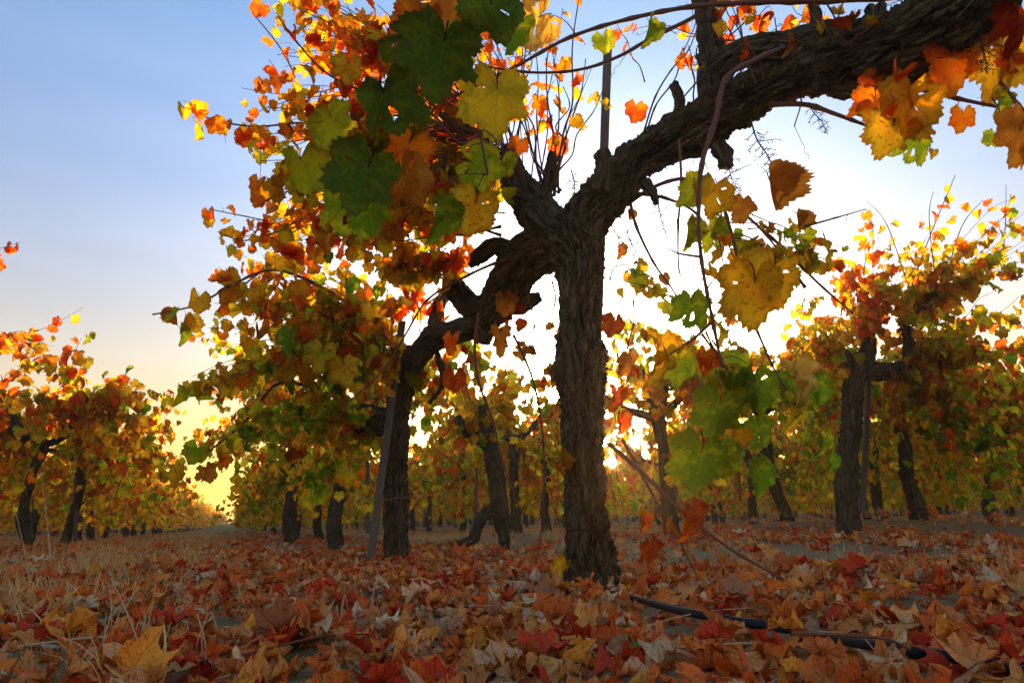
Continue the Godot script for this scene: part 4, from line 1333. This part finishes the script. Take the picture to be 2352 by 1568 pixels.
func build_litter() -> void:
	var mats := []
	for c in DRY:
		var m: StandardMaterial3D = M.litter.duplicate()
		m.albedo_color = c.linear_to_srgb()
		mats.append(m)
	# leaves one would point at: x, y, width, colour, shape, raised, label
	for h in [
		[150, 1450, 150, 7, 0, 0.05, "large bright orange fallen leaf among the straw at the grass edge"],
		[1350, 1385, 95, 9, 4, 0.045, "pale tan fallen leaf leaning on the foot of the thick trunk"],
		[1420, 1400, 95, 10, 4, 0.045, "greyish beige fallen leaf with veins showing, at the hose end by the trunk"],
		[1655, 1432, 110, 11, 0, 0.045, "yellow ochre fallen leaf lying across the black drip hose"],
		[2050, 1512, 125, 9, 3, 0.04, "pale cream fallen leaf, broad and pointed, in front of the drip hose"],
		[2075, 1335, 110, 7, 2, 0.05, "orange fallen leaf standing on edge on the bare soil"],
		[1240, 1470, 110, 1, 1, 0.04, "pinkish brown arched fallen leaf, broad, before the thick trunk"],
		[1500, 1515, 120, 5, 1, 0.03, "orange red arched fallen leaf near the dark hollow by the hose"],
		[1760, 1365, 100, 5, 0, 0.05, "orange red fallen leaf below the end of the trailing cane"],
		[590, 1520, 110, 7, 4, 0.03, "flat orange fallen leaf among brown ones near the straw stalks"],
		[1975, 1430, 70, 9, 3, 0.05, "small cream star-shaped fallen leaf beyond the drip hose"],
		[860, 1490, 120, 11, 1, 0.03, "yellow ochre arched fallen leaf before the second trunk"],
	]:
		var p := on_ground(h[0], h[1], h[5] * 0.5)
		var o := obj("fallen_leaf", litter_meshes[h[4]][0], mats[h[3]])
		o.transform = lying(p, h[2] * 0.82 * (p - EYE).length() / FOCAL, 0.35)
		tag(o, h[6], "fallen leaf", "fallen leaves on the ground")
	var all := []
	for zone in [[0.62, 1.4, 1500.0], [1.4, 3.0, 980.0], [3.0, 6.0, 460.0], [6.0, 12.0, 150.0], [12.0, 26.0, 34.0]]:
		var area: float = 1.05 * (zone[1] * zone[1] - zone[0] * zone[0])
		for i in int(area * zone[2]):
			var d := sqrt(lerpf(zone[0] * zone[0], zone[1] * zone[1], rng.randf()))
			var x := (rng.randf() * 2.0 - 1.0) * (d * 0.9 + 0.5)
			var z := -d
			var lane := fposmod(across(x, z) / SPACING, 1.0)
			var a := across(x, z)
			var keep := 1.0
			if a < 0.0:                                              # raked soil between this row and the next
				keep = 1.0 - 0.86 * smoothstep(0.12, 0.28, lane) * (1.0 - smoothstep(0.80, 0.95, lane)) * smoothstep(2.2, 3.0, d)
			else:
				keep = 1.0 - 0.15 * smoothstep(0.25, 0.5, lane) * (1.0 - smoothstep(0.75, 0.95, lane))
			keep *= 0.72 + 0.9 * soil_noise.get_noise_2d(x * 2.1 + 7.0, z * 2.1)
			if rng.randf() > keep:
				continue
			all.append([d + rng.randf() * 0.05, Vector3(x, 0, z)])
	for t in [[on_ground(1368, 1366), 0.085, 80], [at(914, 1302, 3.75), 0.075, 46], [at(1955, 1236, 4.55), 0.075, 30]]:
		for i in t[2]:
			var g := rng.randf() * TAU
			var far: float = t[1] + absf(rng.randfn(0, 0.05))
			all.append([(t[0] - EYE).length() + 0.3, Vector3(t[0].x + cos(g) * far, maxf(0.0, 0.03 - (far - t[1]) * 0.4) * rng.randf(), t[0].z + sin(g) * far)])
	all = all.filter(func(q): return not near_hose(q[1]) or rng.randf() < 0.5)
	all.sort_custom(func(p, q): return p[0] < q[0])
	var sets := []
	for s in 6:
		sets.append([])
	for i in all.size():
		var p: Vector3 = all[i][1]
		var s := rng.randi() % 6
		var c := litter_color()
		var size := rng.randf_range(0.036, 0.078) * 0.88
		p.y += ground_height(p.x, p.z) + 0.004 + rng.randf() * rng.randf() * (0.05 if all[i][0] < 6.0 else 0.03)
		var xf := lying(p, size, 0.42)
		if i < 288:
			var o := obj("fallen_leaf", litter_meshes[s][0], mats[c])
			o.transform = xf
			tag(o, "%s %s fallen vine leaf in the litter closest to the viewer" % [DRY_NAMES[c], DRY_SHAPES[s]], "fallen leaf", "fallen leaves on the ground")
		else:
			sets[s].append([xf, DRY[c] * rng.randf_range(0.85, 1.2)])
	var node := thing("leaf_litter", "carpet of brown, red and orange fallen vine leaves under the rows", "leaf litter", Vector3.ZERO)
	node.set_meta("kind", "stuff")
	for s in 6:
		var mm := MultiMesh.new()
		mm.transform_format = MultiMesh.TRANSFORM_3D
		mm.use_colors = true
		var me: ArrayMesh = litter_meshes[s][1].duplicate()
		me.surface_set_material(0, M.litter)
		mm.mesh = me
		mm.instance_count = sets[s].size()
		for i in sets[s].size():
			mm.set_instance_transform(i, sets[s][i][0])
			mm.set_instance_color(i, sets[s][i][1])
		var mi := MultiMeshInstance3D.new()
		mi.name = "leaves"
		mi.multimesh = mm
		mi.set_meta("kind", "stuff")
		node.add_child(mi, true)
	print("litter ", all.size())


func straw_clump(blades: int, tall: float, spread: float, sd: int, tint := Color(0.88, 0.50, 0.15)) -> ArrayMesh:
	var r := RandomNumberGenerator.new()
	r.seed = sd
	var st := begin()
	var k := 0
	for b in blades:
		var o := Vector3(r.randfn(0, spread), 0, r.randfn(0, spread))
		var a := r.randf() * TAU
		var lean := Vector3(cos(a), 0, sin(a)) * r.randf_range(0.1, 1.1)
		var l := tall * r.randf_range(0.35, 1.1)
		var w := r.randf_range(0.0010, 0.0022)
		var side := Vector3(-sin(a + 0.6), 0, cos(a + 0.6))
		var c := tint * r.randf_range(0.65, 1.25)
		for s in 5:
			var t := s / 4.0
			var p := o + (Vector3.UP * (t - 0.35 * t * t * lean.length()) + lean * t * t * 0.8) * l
			for e in [-1.0, 1.0]:
				st.set_color(c)
				st.add_vertex(p + side * w * e * (1.0 - 0.75 * t))
		for s in 4:
			var q := k + s * 2
			st.add_index(q); st.add_index(q + 1); st.add_index(q + 2)
			st.add_index(q + 1); st.add_index(q + 3); st.add_index(q + 2)
		k += 10
	return finish(st)


func build_grass() -> void:
	var node := thing("dry_grass", "straw-coloured dry grass growing in the alleys between the vine rows", "dry grass", Vector3.ZERO)
	node.set_meta("kind", "stuff")
	for v in 3:
		var spots := []
		var tries := 0
		while spots.size() < 2300 and tries < 60000:
			tries += 1
			var d := 1.0 + 26.0 * pow(rng.randf(), 1.6)
			var x := (rng.randf() * 2.0 - 1.0) * d * 0.85
			var a := across(x, -d)
			var lane := fposmod(a / SPACING, 1.0)
			var keep := smoothstep(0.16, 0.4, lane) * (1.0 - smoothstep(0.66, 0.86, lane))
			if a > 0.0:
				keep = smoothstep(1.0 - 0.35 * smoothstep(2.0, 6.0, d), 1.5, a) * (1.0 - smoothstep(2.2, 2.7, fposmod(a, SPACING))) * (0.32 + 0.68 * smoothstep(1.5, 4.5, d))
			if a < 0.0:
				keep *= 0.75 if d > 6.0 else 0.04
			keep *= 0.55 + 1.2 * soil_noise.get_noise_2d(x * 1.3, -d * 1.3)
			if rng.randf() < keep:
				var s := rng.randf_range(0.6, 1.25)
				spots.append(Transform3D(Basis.from_euler(Vector3(0, rng.randf() * TAU, 0)).scaled(Vector3(s, s * rng.randf_range(0.6, 1.1), s)), Vector3(x, ground_height(x, -d), -d)))
		var mm := MultiMesh.new()
		mm.transform_format = MultiMesh.TRANSFORM_3D
		var me := straw_clump(13, 0.095, 0.035, 500 + v)
		me.surface_set_material(0, M.straw)
		mm.mesh = me
		mm.instance_count = spots.size()
		for i in spots.size():
			mm.set_instance_transform(i, spots[i])
		var mi := MultiMeshInstance3D.new()
		mi.name = "grass"
		mi.multimesh = mm
		mi.set_meta("kind", "stuff")
		node.add_child(mi, true)
	# bits of cane and stem lying on the leaves
	for i in 26:
		var c := on_ground(rng.randf_range(100, 2300), rng.randf_range(1300, 1540), 0.02)
		var a := rng.randf() * TAU
		var d := Vector3(cos(a), rng.randf_range(-0.03, 0.10), sin(a)) * rng.randf_range(0.05, 0.16)
		if i == 0:
			c = on_ground(1960, 1474, 0.05)
			d = on_ground(2090, 1492, 0.05) - c
		var st := begin()
		var th := rng.randf_range(0.0010, 0.0024)
		add_limb(st, [-d, Vector3(rng.randfn(0, 0.006), 0.008, rng.randfn(0, 0.006)), d * 0.5 + Vector3(rng.randfn(0, 0.006), 0.006, 0), d], [th, th * 0.9, th * 0.8, th * 0.6], 5, 5, 0.0, 0.0, [], 0.0, true, 3)
		_straw_color(self, begin(), "")
		var o := obj("twig", finish(st), M.cane if i % 2 == 0 else M.stem)
		o.position = c
		tag(o, "reddish snapped piece of cane lying on the fallen leaves" if i % 2 == 0 else "straw-coloured bit of dry stem lying on the fallen leaves", "twig", "reddish cane bits on the ground" if i % 2 == 0 else "straw bits on the ground")
	tag(get_node("twig"), "long reddish piece of cane lying along the black drip hose", "twig")
	# small weeds that sprout between the leaves
	for h in [[1452, 1486, "small green weed sprouting before the hose near the trunk foot"], [1912, 1400, "tiny green weed sprouting beyond the drip hose"], [1690, 1392, "thin green weed sprouting just behind the drip hose"]]:
		var st := straw_clump(9, 0.045, 0.006, 700 + h[0], Color(0.16, 0.30, 0.05))
		var o := obj("weed_sprout", st, M.straw)
		o.position = on_ground(h[0], h[1], 0.015)
		tag(o, h[2], "weed")
	# tall single stalks at the grass edge
	for h in [[118, 1330, 92, 1085], [70, 1380, 36, 1180], [330, 1560, 255, 1330], [318, 1500, 330, 1400], [390, 1540, 430, 1440], [470, 1560, 452, 1410], [225, 1500, 262, 1380], [700, 1420, 716, 1370], [60, 1500, 20, 1340], [768, 1470, 790, 1370], [560, 1440, 545, 1340], [400, 1400, 418, 1300]]:
		var a := on_ground(h[0], h[1])
		var b := at(h[2], h[3], -a.z)
		var st := begin()
		var p := [a, a.lerp(b, 0.4) + Vector3(0.004, 0.01, 0), b]
		var r: float = 0.0016 if h[1] > 1340 else 0.003
		var o := thing("dry_stalk", "upright bleached stalk of dry grass standing in the straw", "grass stalk", a, "dry stalks in the straw")
		add_limb(st, local(p, a), [r, r * 0.8, r * 0.5], 5, 6)
		_straw_color(o, st, "stem")
		for i in 2:
			st = begin()
			var q := a.lerp(b, 0.35 + 0.3 * i)
			var e := q + Vector3(rng.randfn(0, 0.025), 0.04, rng.randfn(0, 0.03))
			add_limb(st, local([q, q.lerp(e, 0.5) + Vector3.UP * 0.012, e - Vector3.UP * 0.03], a), [r * 0.6, r * 0.5, r * 0.2], 4, 4)
			_straw_color(o, st, "blade")


func _straw_color(o: Node3D, st: SurfaceTool, called: String) -> void:
	if not M.has("stem"):
		M.stem = mat(Color(0.58, 0.38, 0.17), 0.7)
	if called == "":
		return
	obj(called, finish(st), M.stem, o)
